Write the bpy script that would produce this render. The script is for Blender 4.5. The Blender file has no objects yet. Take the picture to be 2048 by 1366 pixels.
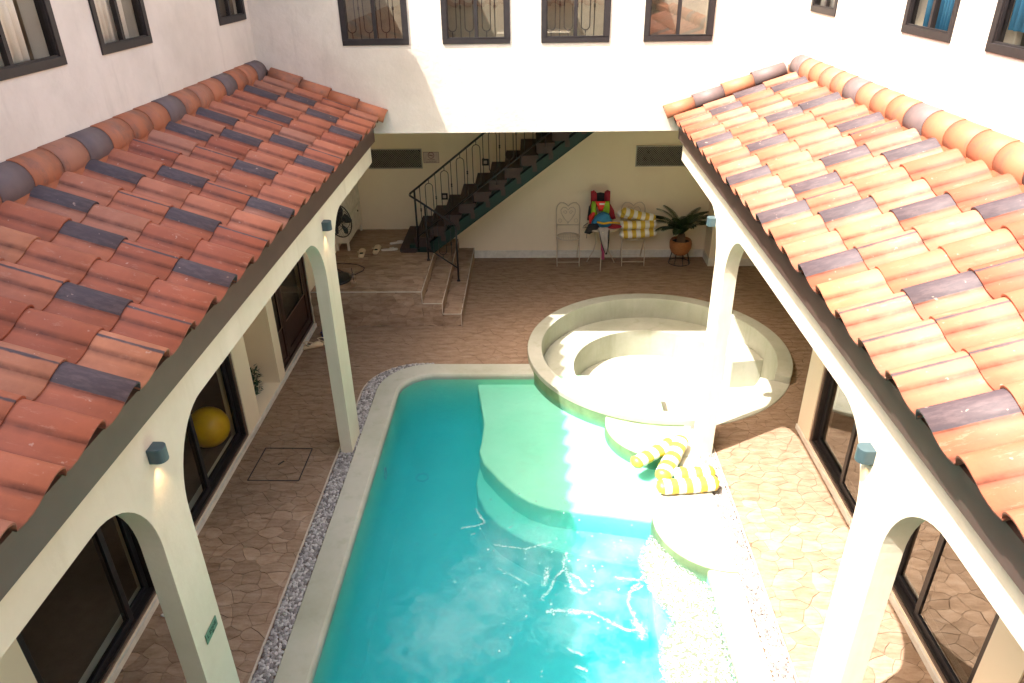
import bpy, bmesh, math, random
from mathutils import Matrix, Vector
from mathutils.geometry import tessellate_polygon
random.seed(7)
S = bpy.context.scene
COL = S.collection
R = math.radians

# ------------------------------------------------------------------ camera
cam = bpy.data.cameras.new("camera"); camo = bpy.data.objects.new("camera", cam); COL.objects.link(camo)
CM = [[0.999556, 0.025531, -0.015349], [-0.001405, -0.474262, -0.880383], [-0.029756, 0.880014, -0.474015]]
camo.matrix_world = Matrix(((CM[0][0], -CM[1][0], -CM[2][0], 0), (CM[0][1], -CM[1][1], -CM[2][1], 0),
                            (CM[0][2], -CM[1][2], -CM[2][2], 4.6), (0, 0, 0, 1)))
cam.sensor_width = 36; cam.lens = 1464.14 * 36 / 2048; cam.clip_start = .05; cam.clip_end = 3000
S.camera = camo
# ------------------------------------------------------------------ light
SUN = Vector((.45, .26, -1)).normalized()
w = bpy.data.worlds.new("World"); S.world = w; w.use_nodes = True
nt = w.node_tree; nt.nodes.clear()
sky = nt.nodes.new('ShaderNodeTexSky'); sky.sky_type = 'NISHITA'; sky.sun_disc = False
sky.sun_elevation = math.asin(-SUN.z); sky.sun_rotation = math.atan2(-SUN.x, -SUN.y)
sky.dust_density = 4.0; sky.ozone_density = .4; sky.air_density = .8
bg = nt.nodes.new('ShaderNodeBackground'); bg.inputs[1].default_value = .15
wo = nt.nodes.new('ShaderNodeOutputWorld')
hz = nt.nodes.new('ShaderNodeMix'); hz.data_type = 'RGBA'; hz.blend_type = 'MULTIPLY'; hz.inputs[0].default_value = 1
hz.inputs[7].default_value = (1.05, .97, .86, 1)      # warm tint multiplied over the sky light, acts as white balance
nt.links.new(sky.outputs[0], hz.inputs[6]); nt.links.new(hz.outputs[2], bg.inputs[0]); nt.links.new(bg.outputs[0], wo.inputs[0])
sl = bpy.data.lights.new("sun", 'SUN'); sl.energy = 2.1; sl.angle = R(.55); sl.color = (1, .96, .93)
slo = bpy.data.objects.new("sun", sl); COL.objects.link(slo)
slo.rotation_euler = SUN.to_track_quat('-Z', 'Y').to_euler()
S.view_settings.view_transform = 'Standard'; S.view_settings.look = 'None'
S.view_settings.exposure = 2.68; S.view_settings.gamma = 1
S.render.engine = 'CYCLES'
S.cycles.max_bounces = 10; S.cycles.diffuse_bounces = 6; S.cycles.glossy_bounces = 4
S.cycles.transmission_bounces = 6; S.cycles.transparent_max_bounces = 12; S.cycles.volume_bounces = 3; S.cycles.caustics_reflective = False

# ------------------------------------------------------------------ helpers
def link(o, parent=None):
    COL.objects.link(o)
    if parent is not None: o.parent = parent
    return o
def tag(o, label=None, cat=None, group=None, kind=None):
    for k, v in (('label', label), ('category', cat), ('group', group), ('kind', kind)):
        if v: o[k] = v
    return o
def thing(name, label, cat, loc=(0, 0, 0), group=None, rz=0):
    o = bpy.data.objects.new(name, None); o.empty_display_size = .1
    o.location = loc; o.rotation_euler = (0, 0, rz); link(o)
    return tag(o, label, cat, group)
def copy_tree(o, parent=None):
    c = o.copy(); COL.objects.link(c); c.parent = parent
    for ch in list(o.children): copy_tree(ch, c)
    return c
class MB:
    """mesh builder collecting verts/faces with material slots"""
    def __init__(s): s.v = []; s.f = []; s.m = []; s.sm = []
    def add(s, vs, fs, m=0, smooth=False):
        b = len(s.v); s.v += [tuple(v) for v in vs]
        for f in fs: s.f.append([b + i for i in f]); s.m.append(m); s.sm.append(smooth)
        return s
    def box(s, x0, x1, y0, y1, z0, z1, m=0):
        vs = [(x, y, z) for x in (x0, x1) for y in (y0, y1) for z in (z0, z1)]
        return s.add(vs, [(0, 1, 3, 2), (4, 6, 7, 5), (0, 4, 5, 1), (2, 3, 7, 6), (0, 2, 6, 4), (1, 5, 7, 3)], m)
    def obox(s, a, b, w, h, m=0, up=(0, 0, 1)):
        """bar from a to b with section w x h"""
        a = Vector(a); b = Vector(b); d = (b - a).normalized(); u = Vector(up)
        if abs(d.dot(u)) > .98: u = Vector((0, 1, 0))
        r = d.cross(u).normalized(); u = r.cross(d)
        vs = [p + r * i * w / 2 + u * j * h / 2 for p in (a, b) for i, j in ((-1, -1), (1, -1), (1, 1), (-1, 1))]
        return s.add(vs, [(0, 3, 2, 1), (4, 5, 6, 7), (0, 1, 5, 4), (1, 2, 6, 5), (2, 3, 7, 6), (3, 0, 4, 7)], m)
    def tube(s, pts, r, n=8, m=0, closed=False, cap=True):
        pts = [Vector(p) for p in pts]; N = len(pts)
        rr = r if hasattr(r, '__len__') else [r] * N
        vs = []; prev = None
        for i, p in enumerate(pts):
            if closed: d = pts[(i + 1) % N] - pts[i - 1]
            else: d = pts[min(i + 1, N - 1)] - pts[max(i - 1, 0)]
            d.normalize()
            if prev is None:
                u = Vector((0, 0, 1)) if abs(d.z) < .9 else Vector((1, 0, 0))
                u = (u - d * u.dot(d)).normalized()
            else:
                u = (prev - d * prev.dot(d)); u = u.normalized() if u.length > 1e-6 else prev
            prev = u; q = d.cross(u)
            for k in range(n):
                a = 2 * math.pi * k / n
                vs.append(p + (u * math.cos(a) + q * math.sin(a)) * rr[i])
        fs = []
        for i in range(N if closed else N - 1):
            j = (i + 1) % N
            for k in range(n):
                l = (k + 1) % n
                fs.append((i * n + k, i * n + l, j * n + l, j * n + k))
        s.add(vs, fs, m, True)
        if cap and not closed:
            b = len(s.v) - N * n
            s.f.append([b + k for k in range(n)][::-1]); s.m.append(m); s.sm.append(False)
            s.f.append([b + (N - 1) * n + k for k in range(n)]); s.m.append(m); s.sm.append(False)
        return s
    def lathe(s, prof, c=(0, 0, 0), n=24, m=0, smooth=True):
        c = Vector(c); vs = []; N = len(prof)
        for r, z in prof:
            for k in range(n):
                a = 2 * math.pi * k / n
                vs.append((c.x + r * math.cos(a), c.y + r * math.sin(a), c.z + z))
        fs = [(i * n + k, i * n + (k + 1) % n, (i + 1) * n + (k + 1) % n, (i + 1) * n + k) for i in range(N - 1) for k in range(n)]
        return s.add(vs, fs, m, smooth)
    def ell(s, c, r, n=12, k=8, m=0, rot=None):
        vs = []; fs = []
        c = Vector(c)
        for i in range(k + 1):
            t = math.pi * i / k
            for j in range(n):
                a = 2 * math.pi * j / n
                p = Vector((r[0] * math.sin(t) * math.cos(a), r[1] * math.sin(t) * math.sin(a), r[2] * math.cos(t)))
                if rot: p = rot @ p
                vs.append(c + p)
        for i in range(k):
            for j in range(n):
                fs.append((i * n + j, (i + 1) * n + j, (i + 1) * n + (j + 1) % n, i * n + (j + 1) % n))
        return s.add(vs, fs, m, True)
    def prism(s, poly, fn, t0, t1, m=0, holes=(), ms=None):
        """poly (list of 2d) extruded from t0 to t1; fn(a,b,t)->xyz"""
        loops = [list(poly)] + [list(h) for h in holes]
        flat = [p for l in loops for p in l]
        tris = tessellate_polygon([[Vector((p[0], p[1], 0)) for p in l] for l in loops])
        n = len(flat)
        vs = [fn(p[0], p[1], t0) for p in flat] + [fn(p[0], p[1], t1) for p in flat]
        fs = [tuple(t) for t in tris] + [tuple(n + i for i in t[::-1]) for t in tris]
        o = 0
        for l in loops:
            k = len(l)
            fs += [(o + i, o + (i + 1) % k, n + o + (i + 1) % k, n + o + i) for i in range(k)]
            o += k
        s.add(vs, fs, m)
        if ms is not None:
            k = len(fs) - 2 * len(tris); s.m[-k:] = [ms] * k
        return s
    def build(s, name, mats, parent=None, bevel=0, merge=True, recalc=True, seg=2, attr=None):
        me = bpy.data.meshes.new(name)
        me.from_pydata(s.v, [], s.f)
        for m in (mats if isinstance(mats, (list, tuple)) else [mats]): me.materials.append(m)
        for p, mi, sm in zip(me.polygons, s.m, s.sm): p.material_index = mi; p.use_smooth = sm
        if attr:
            for nm, vals in attr.items():
                at = me.attributes.new(nm, 'FLOAT', 'POINT'); at.data.foreach_set('value', vals)
        bm = bmesh.new(); bm.from_mesh(me)
        if merge: bmesh.ops.remove_doubles(bm, verts=bm.verts, dist=1e-5)
        if recalc: bmesh.ops.recalc_face_normals(bm, faces=bm.faces)
        if bevel: bmesh.ops.dissolve_limit(bm, angle_limit=R(.3), verts=bm.verts, edges=bm.edges, delimit={'MATERIAL'})
        bm.to_mesh(me); bm.free()
        o = bpy.data.objects.new(name, me); link(o, parent)
        if bevel:
            b = o.modifiers.new('bevel', 'BEVEL'); b.width = bevel; b.segments = seg; b.limit_method = 'ANGLE'; b.angle_limit = R(40)
            b.harden_normals = False
        return o
fz = lambda a, b, t: (a, b, t)          # prism in plan
fx = lambda a, b, t: (t, a, b)          # (y,z) outline extruded in x
fy = lambda a, b, t: (a, t, b)          # (x,z) outline extruded in y
def arc(cx, cy, rx, ry, a0, a1, n):
    return [(cx + rx * math.cos(R(a0 + (a1 - a0) * i / n)), cy + ry * math.sin(R(a0 + (a1 - a0) * i / n))) for i in range(n + 1)]

# ------------------------------------------------------------------ materials
def srgb(r, g, b):
    f = lambda c: (c / 255 / 12.92) if c / 255 <= .04045 else ((c / 255 + .055) / 1.055) ** 2.4
    return (f(r), f(g), f(b), 1)
class Mat:
    def __init__(s, name, rough=.6, color=(.5, .5, .5, 1), metal=0, spec=.5):
        s.m = bpy.data.materials.new(name); s.m.use_nodes = True
        s.t = s.m.node_tree; s.n = s.t.nodes; s.l = s.t.links
        s.b = s.n['Principled BSDF']; s.b.inputs['Roughness'].default_value = rough
        s.b.inputs['Base Color'].default_value = color; s.b.inputs['Metallic'].default_value = metal
        s.b.inputs['Specular IOR Level'].default_value = spec
        s.geo = None; s.col = None
    def pos(s, scale=None):
        if not s.geo: s.geo = s.n.new('ShaderNodeNewGeometry')
        o = s.geo.outputs['Position']
        if scale:
            v = s.n.new('ShaderNodeVectorMath'); v.operation = 'MULTIPLY'; v.inputs[1].default_value = scale
            s.l.new(o, v.inputs[0]); o = v.outputs[0]
        return o
    def noise(s, scale, detail=4, rough=.55, vec=None, dist=0):
        t = s.n.new('ShaderNodeTexNoise'); t.inputs['Scale'].default_value = scale; t.inputs['Detail'].default_value = detail
        t.inputs['Roughness'].default_value = rough; t.inputs['Distortion'].default_value = dist
        s.l.new(vec or s.pos(), t.inputs['Vector']); return t.outputs['Fac']
    def ramp(s, fac, stops):
        r = s.n.new('ShaderNodeValToRGB'); e = r.color_ramp.elements
        while len(e) < len(stops): e.new(.5)
        for q, (p, c) in zip(e, stops): q.position = p; q.color = c if hasattr(c, '__len__') else (c, c, c, 1)
        s.l.new(fac, r.inputs[0]); return r.outputs[0]
    def mix(s, fac, a, b, mode='MIX'):
        m = s.n.new('ShaderNodeMix'); m.data_type = 'RGBA'; m.blend_type = mode
        for sock, v in ((m.inputs[0], fac), (m.inputs[6], a), (m.inputs[7], b)):
            if hasattr(v, 'is_output'): s.l.new(v, sock)
            else: sock.default_value = v
        return m.outputs[2]
    def math(s, op, a, b=0.0):
        m = s.n.new('ShaderNodeMath'); m.operation = op
        for i, v in enumerate((a, b)):
            if hasattr(v, 'is_output'): s.l.new(v, m.inputs[i])
            else: m.inputs[i].default_value = v
        return m.outputs[0]
    def color(s, c): s.l.new(c, s.b.inputs['Base Color']); return s
    def bump(s, h, strength=.3, dist=.01):
        b = s.n.new('ShaderNodeBump'); b.inputs['Strength'].default_value = strength; b.inputs['Distance'].default_value = dist
        s.l.new(h, b.inputs['Height']); s.l.new(b.outputs[0], s.b.inputs['Normal']); return s
    def rnd(s):
        o = s.n.new('ShaderNodeObjectInfo'); return o.outputs['Random']
def plain(name, c, rough=.5, metal=0, spec=.5, var=.12, scale=12, bump=.0):
    m = Mat(name, rough, c, metal, spec)
    n = m.noise(scale, 5)
    d = tuple(x * (1 - var) for x in c[:3]) + (1,); e = tuple(min(1, x * (1 + var)) for x in c[:3]) + (1,)
    m.color(m.ramp(n, [(.3, d), (.7, e)]))
    if bump: m.bump(m.noise(scale * 4, 4), bump, .003)
    return m.m
def wall_mat(name, base, stain, amt=.5, bump=.25):
    m = Mat(name, .85, base, spec=.2)
    n1 = m.noise(.9, 6, .6); n2 = m.noise(1.6, 5, .6, m.pos((4, 4, .55)))
    n3 = m.noise(7, 6, .7)
    c = m.mix(m.math('MULTIPLY', m.ramp(n1, [(.42, 0), (.72, 1)]), amt), base, stain)
    c = m.mix(m.math('MULTIPLY', m.ramp(n2, [(.55, 0), (.75, 1)]), amt * .7), c, stain)
    c = m.mix(m.math('MULTIPLY', m.ramp(n3, [(.5, 0), (.8, 1)]), amt * .35), c, stain)
    m.color(c)
    h = m.math('ADD', m.noise(3.0, 5, .6), m.math('MULTIPLY', m.noise(26, 4, .6), .25))
    m.bump(h, bump, .02)
    return m.m
M_white = wall_mat('white_plaster', (.70, .635, .535, 1), (.52, .465, .38, 1), .85, .55)
M_beam = wall_mat('cream_plaster', (.70, .64, .51, 1), (.55, .49, .36, 1), .7, .3)
M_inner = wall_mat('warm_cream_plaster', (.88, .76, .58, 1), (.76, .64, .48, 1), .35, .15)
M_coping = wall_mat('pool_plaster', (.46, .45, .37, 1), (.30, .31, .22, 1), .85, .15)
M_skirt = plain('painted_skirting', (.72, .68, .60, 1), .5)
# pool liner: pale mint plaster
def liner():
    m = Mat('pool_liner', .7, spec=.2)
    n = m.noise(1.3, 6, .65)
    c = m.ramp(n, [(.3, (.28, .62, .38, 1)), (.7, (.37, .70, .46, 1))])
    n2 = m.noise(3.5, 6, .7)
    c = m.mix(m.math('MULTIPLY', m.ramp(n2, [(.55, 0), (.75, 1)]), .45), c, (.32, .50, .30, 1))
    m.color(c); m.bump(m.noise(9, 5), .15, .01); return m.m
M_liner = liner()
M_algae_shade = plain('algae_shade_plaster', (.15, .23, .11, 1), .8, scale=5, var=.3)  # green algae tint, with shade painted in so sunlit sides look darker
# stone paving
def stone(name, a, b, c3):
    m = Mat(name, .8, spec=.15)
    n = m.noise(5, 6, .65, m.pos((1, 3.2, 3.2))); n2 = m.noise(38, 4, .6)
    c = m.ramp(n, [(.28, a), (.5, b), (.75, c3)])
    c = m.mix(m.math('MULTIPLY', m.ramp(n2, [(.5, 0), (.85, 1)]), .35), c, a)
    v = m.ramp(m.rnd(), [(0, (.72, .70, .68, 1)), (1, (1.0, 1.0, 1.0, 1))])
    c = m.mix(1.0, c, v, 'MULTIPLY')
    m.color(c); m.bump(m.math('ADD', m.noise(16, 5, .6, m.pos((1, 2.5, 2.5))), n2), .45, .006); return m.m
M_stone = stone('flagstone', (.25, .158, .098, 1), (.38, .26, .175, 1), (.48, .355, .26, 1))
M_joint = plain('stone_joint', (.15, .095, .06, 1), .95)
M_edge = plain('tile_edge_trim', (.50, .42, .33, 1), .6)
# roof tile
def tile_mat():
    m = Mat('terracotta_tile', .62, spec=.35)
    r = m.rnd()
    base = m.ramp(r, [(0, (.28, .074, .036, 1)), (.3, (.34, .105, .052, 1)), (.6, (.39, .135, .072, 1)), (.85, (.33, .145, .092, 1)), (1, (.43, .165, .078, 1))])
    n = m.noise(4.0, 6, .65); base = m.mix(m.ramp(n, [(.4, 0), (.75, .5)]), base, (.15, .045, .025, 1))
    sc = m.noise(14, 6, .75, m.pos((.6, 2.2, .6)))
    base = m.mix(m.math('MULTIPLY', m.ramp(sc, [(.58, 0), (.7, 1)]), .38), base, (.46, .27, .19, 1))
    at = m.n.new('ShaderNodeAttribute'); at.attribute_name = 'glaze'
    g = m.math('ADD', at.outputs['Fac'], m.math('MULTIPLY', m.math('SUBTRACT', m.noise(10, 5, .7), .5), .55))
    g = m.ramp(g, [(.42, 0), (.62, .93)])
    dk = m.mix(m.ramp(m.noise(22, 5, .7, m.pos((.5, 2, .5))), [(.45, 0), (.8, .6)]), (.036, .034, .042, 1), (.13, .10, .10, 1))
    a2 = m.n.new('ShaderNodeAttribute'); a2.attribute_name = 'crease_shade'
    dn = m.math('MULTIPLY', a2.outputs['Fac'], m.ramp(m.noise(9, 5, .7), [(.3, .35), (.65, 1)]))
    base = m.mix(m.math('MULTIPLY', dn, .92), base, (.07, .022, .014, 1))  # shadow lines of creases and joints, painted into the clay colour
    c = m.mix(g, base, dk)
    # lichen / mortar splashes
    sp = m.noise(30, 3, .5); c = m.mix(m.math('MULTIPLY', m.ramp(sp, [(.70, 0), (.74, 1)]), .5), c, (.45, .32, .25, 1))
    m.color(c); m.bump(m.math('ADD', m.noise(60, 4), sc), .25, .003); return m.m
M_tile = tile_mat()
def cap_mat():
    m = Mat('ridge_cap_clay', .6, spec=.35)
    r = m.rnd()
    base = m.ramp(r, [(0, (.33, .112, .052, 1)), (.5, (.38, .138, .068, 1)), (1, (.32, .14, .085, 1))])
    n = m.noise(5, 6, .7, m.pos((1, 1.5, 1))); base = m.mix(m.ramp(n, [(.5, 0), (.72, .75)]), base, (.12, .08, .065, 1))
    at = m.n.new('ShaderNodeAttribute'); at.attribute_name = 'glaze'
    dk = m.mix(m.noise(12, 5), (.09, .07, .07, 1), (.15, .115, .11, 1))
    m.color(m.mix(m.math('MULTIPLY', at.outputs['Fac'], .95), base, dk)); m.bump(m.noise(30, 5), .25, .004); return m.m
M_cap = cap_mat()
M_brown = plain('brown_fascia', (.075, .045, .035, 1), .5, scale=6)
M_greenb = plain('green_grey_fascia', (.15, .13, .095, 1), .6, scale=5)
M_black = plain('black_metal', (.018, .017, .02, 1), .35, .3)
M_frame = plain('dark_window_frame', (.016, .012, .011, 1), .5, .0, scale=20, var=.3)
M_bronze = plain('bronze_frame_edge', (.22, .15, .11, 1), .4, .3)
M_treads = plain('dark_brown_tread', (.050, .028, .025, 1), .75, scale=8)
M_green = plain('dark_green_steel', (.002, .022, .016, 1), .55, .1)
M_lampm = plain('blue_grey_lamp', (.05, .085, .095, 1), .45)
M_wdoor = plain('dark_brown_door', (.035, .014, .010, 1), .35, scale=7, var=.3)
def glass(name, tint, refl, rough=.0):
    m = bpy.data.materials.new(name); m.use_nodes = True; t = m.node_tree; t.nodes.clear()
    g = t.nodes.new('ShaderNodeBsdfGlossy'); g.inputs['Roughness'].default_value = rough; g.inputs['Color'].default_value = (.95, .93, .88, 1)
    tr = t.nodes.new('ShaderNodeBsdfTransparent'); tr.inputs['Color'].default_value = tint
    lw = t.nodes.new('ShaderNodeLayerWeight'); lw.inputs['Blend'].default_value = refl
    mx = t.nodes.new('ShaderNodeMixShader'); o = t.nodes.new('ShaderNodeOutputMaterial')
    gm = t.nodes.new('ShaderNodeNewGeometry'); iv = t.nodes.new('ShaderNodeMath'); iv.operation = 'SUBTRACT'; iv.inputs[0].default_value = 1
    t.links.new(gm.outputs['Backfacing'], iv.inputs[1]); mu = t.nodes.new('ShaderNodeMath'); mu.operation = 'MULTIPLY'
    t.links.new(lw.outputs['Fresnel'], mu.inputs[0]); t.links.new(iv.outputs[0], mu.inputs[1])   # the inner face of a pane does not mirror again
    t.links.new(mu.outputs[0], mx.inputs[0]); t.links.new(tr.outputs[0], mx.inputs[1]); t.links.new(g.outputs[0], mx.inputs[2])
    t.links.new(mx.outputs[0], o.inputs[0]); return m
M_glass = glass('window_glass', (.88, .90, .88, 1), .26)
M_glassU = glass('upper_window_glass', (.95, .95, .93, 1), .14)
M_glassB = glass('back_window_glass', (.82, .82, .8, 1), .55)
M_roomb = plain('back_room_wall', (.34, .29, .21, 1), .8)
M_glassR = glass('door_glass', (.55, .56, .55, 1), .70)
M_curt = plain('white_curtain', (.92, .88, .80, 1), .9, scale=3)
M_blue = plain('blue_curtain', (.08, .38, .66, 1), .8, scale=3)
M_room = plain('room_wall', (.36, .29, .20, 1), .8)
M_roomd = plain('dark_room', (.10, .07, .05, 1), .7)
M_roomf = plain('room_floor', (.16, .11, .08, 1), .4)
def pebble_mat(name, a, b):
    m = Mat(name, .7, spec=.3)
    at = m.n.new('ShaderNodeAttribute'); at.attribute_name = 'tone'
    c = m.ramp(at.outputs['Fac'], [(0, a), (1, b)])
    m.color(m.mix(m.math('MULTIPLY', m.noise(60, 4), .35), c, a)); return m.m
M_peb = pebble_mat('grey_white_pebble', (.17, .155, .145, 1), (.62, .59, .56, 1))
M_pebbed = plain('pebble_bed', (.22, .17, .13, 1), .9)
def water_mat():
    m = bpy.data.materials.new('pool_water_surface'); m.use_nodes = True; t = m.node_tree; t.nodes.clear(); L = t.links.new
    geo = t.nodes.new('ShaderNodeNewGeometry')
    n1 = t.nodes.new('ShaderNodeTexNoise'); n1.inputs['Scale'].default_value = 7; n1.inputs['Detail'].default_value = 5; n1.inputs['Distortion'].default_value = .8
    n2 = t.nodes.new('ShaderNodeTexNoise'); n2.inputs['Scale'].default_value = 34; n2.inputs['Detail'].default_value = 3
    ad = t.nodes.new('ShaderNodeMath'); ad.operation = 'MULTIPLY_ADD'; ad.inputs[1].default_value = .3
    for n in (n1, n2): L(geo.outputs['Position'], n.inputs['Vector'])
    L(n2.outputs['Fac'], ad.inputs[0]); L(n1.outputs['Fac'], ad.inputs[2])
    b = t.nodes.new('ShaderNodeBump'); b.inputs['Strength'].default_value = .6; b.inputs['Distance'].default_value = .03
    L(ad.outputs[0], b.inputs['Height'])
    f = t.nodes.new('ShaderNodeFresnel'); f.inputs['IOR'].default_value = 1.33; L(b.outputs[0], f.inputs['Normal'])
    g = t.nodes.new('ShaderNodeBsdfGlossy'); g.inputs['Roughness'].default_value = .03; L(b.outputs[0], g.inputs['Normal'])
    tr = t.nodes.new('ShaderNodeBsdfTransparent')
    mx = t.nodes.new('ShaderNodeMixShader'); L(f.outputs[0], mx.inputs[0]); L(tr.outputs[0], mx.inputs[1]); L(g.outputs[0], mx.inputs[2])
    va = t.nodes.new('ShaderNodeVolumeAbsorption'); va.inputs['Color'].default_value = (.0, .82, .945, 1); va.inputs['Density'].default_value = 1.9
    vs = t.nodes.new('ShaderNodeVolumeScatter'); vs.inputs['Color'].default_value = (.10, .88, .98, 1); vs.inputs['Density'].default_value = .75
    av = t.nodes.new('ShaderNodeAddShader'); L(va.outputs[0], av.inputs[0]); L(vs.outputs[0], av.inputs[1])
    o = t.nodes.new('ShaderNodeOutputMaterial'); L(mx.outputs[0], o.inputs[0]); L(av.outputs[0], o.inputs['Volume'])
    return m
M_water = water_mat()
def foam_mat(name, lo, hi, scale, col=(.85, .90, .88, 1), fleck=None, top=1.0):
    m = bpy.data.materials.new(name); m.use_nodes = True; t = m.node_tree; t.nodes.clear(); L = t.links.new
    geo = t.nodes.new('ShaderNodeNewGeometry'); n = t.nodes.new('ShaderNodeTexNoise'); n.inputs['Scale'].default_value = scale
    n.inputs['Detail'].default_value = 6; n.inputs['Roughness'].default_value = .75; L(geo.outputs['Position'], n.inputs['Vector'])
    at = t.nodes.new('ShaderNodeAttribute'); at.attribute_name = 'edge'
    ad = t.nodes.new('ShaderNodeMath'); ad.operation = 'ADD'; L(n.outputs['Fac'], ad.inputs[0]); L(at.outputs['Fac'], ad.inputs[1])
    r = t.nodes.new('ShaderNodeValToRGB'); r.color_ramp.elements[0].position = lo; r.color_ramp.elements[1].position = hi; r.color_ramp.elements[1].color = (top, top, top, 1); L(ad.outputs[0], r.inputs[0])
    d = t.nodes.new('ShaderNodeBsdfDiffuse'); d.inputs['Color'].default_value = col
    if fleck:
        n2 = t.nodes.new('ShaderNodeTexNoise'); n2.inputs['Scale'].default_value = 62; n2.inputs['Detail'].default_value = 3; L(geo.outputs['Position'], n2.inputs['Vector'])
        r2 = t.nodes.new('ShaderNodeValToRGB'); r2.color_ramp.elements[0].position = .48; r2.color_ramp.elements[1].position = .56
        r2.color_ramp.elements[0].color = fleck; r2.color_ramp.elements[1].color = col; L(n2.outputs['Fac'], r2.inputs[0]); L(r2.outputs[0], d.inputs['Color'])
    tr = t.nodes.new('ShaderNodeBsdfTransparent'); mx = t.nodes.new('ShaderNodeMixShader')
    L(r.outputs[0], mx.inputs[0]); L(tr.outputs[0], mx.inputs[1]); L(d.outputs[0], mx.inputs[2])
    o = t.nodes.new('ShaderNodeOutputMaterial'); L(mx.outputs[0], o.inputs[0]); return m
M_foam = foam_mat('pool_foam', .40, .60, 60, (.80, .84, .78, 1), (.13, .15, .11, 1))
M_streak = foam_mat('foam_streak', .54, .84, 60, (.62, .80, .78, 1), top=.75)
M_cloud = foam_mat('bubble_cloud', .30, .95, 7, (.42, .72, .74, 1), top=.34)
M_yellow = plain('yellow_vinyl', (.66, .44, .05, 1), .35, scale=9)
M_vwhite = plain('white_vinyl', (.78, .74, .68, 1), .35, scale=9)
M_iron = plain('cream_iron', (.62, .52, .40, 1), .4, .1)
M_red = plain('red_fabric', (.30, .008, .025, 1), .7); M_redb = plain('bright_red_fabric', (.80, .035, .02, 1), .6)
M_lime = plain('lime_fabric', (.28, .48, .02, 1), .7); M_bluef = plain('blue_fabric', (.03, .20, .36, 1), .7)
M_blackf = plain('black_fabric', (.015, .015, .018, 1), .8); M_grey = plain('grey_towel', (.40, .35, .33, 1), .9)
M_pink = plain('pink_fabric', (.62, .10, .25, 1), .8); M_orange = plain('yellow_strap', (.75, .42, .02, 1), .6)
M_leaf = plain('palm_leaf', (.030, .055, .018, 1), .45, scale=20, var=.4)
M_leaf2 = plain('shrub_leaf', (.012, .05, .022, 1), .5, scale=20, var=.4)
M_trunk = plain('palm_trunk', (.16, .10, .06, 1), .9, scale=30)
M_soil = plain('soil', (.05, .03, .02, 1), 1)
def wicker():
    m = Mat('wicker', .6, spec=.3)
    wv = m.n.new('ShaderNodeTexWave'); wv.bands_direction = 'Z'; wv.inputs['Scale'].default_value = 16; wv.inputs['Distortion'].default_value = 2
    m.l.new(m.pos(), wv.inputs['Vector']); n = m.noise(45, 3)
    m.color(m.mix(m.math('MULTIPLY', wv.outputs['Fac'], n), (.34, .12, .04, 1), (.75, .36, .14, 1))); m.bump(wv.outputs['Fac'], .6, .01); return m.m
M_wick = wicker()
M_cabin = plain('white_lacquer', (.72, .66, .55, 1), .4)
M_shoe = plain('cream_rubber', (.66, .50, .32, 1), .6); M_flip = plain('pale_rubber', (.72, .64, .58, 1), .6)
M_navy = plain('navy_rubber', (.03, .03, .14, 1), .6)
M_ball = plain('yellow_ball', (1.0, .52, .005, 1), .3)
M_sign = plain('sign_green', (.10, .20, .12, 1), .5); M_signd = plain('sign_lettering', (.01, .03, .015, 1), .6)
M_paper = plain('sign_paper', (.62, .50, .44, 1), .6); M_ink = plain('sign_ink', (.13, .02, .03, 1), .6)
M_ventm = plain('vent_metal', (.42, .38, .32, 1), .5, .3); M_vdark = plain('vent_dark', (.05, .045, .04, 1), .8)
M_cup = glass('cup_plastic', (.9, .9, .9, 1), .4); M_drink = plain('milk_drink', (.55, .38, .24, 1), .5)

# ------------------------------------------------------------------ ground & pool outlines
CX, CY = 1.56, 8.20                                   # round sunken seat
def pool_path(xl, yb, rad, xr, cr, ynear, n=10):
    """open path: near left -> back left corner -> back -> circle -> near right, as closed polygon"""
    p = [(xl, ynear)]
    p += arc(xl + rad, yb - rad, rad, rad, 180, 90, n)
    a0 = 180 + math.degrees(math.asin((CY - yb) / cr))     # circle meets back edge
    a1 = 270 if xr >= CX else 270 - math.degrees(math.asin((CX - xr) / cr))
    p += arc(CX, CY, cr, cr, a0, a1, 16)
    p += [(xr, ynear)]
    return p
YN = .9
inner = pool_path(-1.60, 7.67, .42, 1.45, 1.64, YN)
# hole in the ground sheet: pool + circle
hole = [(-1.74, YN - .1)] + arc(-1.24, 7.30, .50, .50, 180, 90, 10)
ah = math.degrees(math.asin(.4 / 1.55))
hole += [(p[0], p[1]) for p in arc(CX, CY, 1.55, 1.55, 180 + ah, -89.6, 48)] + [(1.57, YN - .1)]
def in_poly(x, y, poly):
    c = False; n = len(poly); j = n - 1
    for i in range(n):
        xi, yi = poly[i]; xj, yj = poly[j]
        if (yi > y) != (yj > y) and x < (xj - xi) * (y - yi) / (yj - yi) + xi: c = not c
        j = i
    return c
X0, X1 = -3.03, 2.83
ground_outer = [(-5.6, -3.2), (6.0, -3.2), (6.0, 12.2), (-5.6, 12.2)]
g = MB().prism(ground_outer, fz, -.022, -.008, holes=[hole])
ground = g.build('ground', M_joint); tag(ground, kind='structure')

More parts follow.
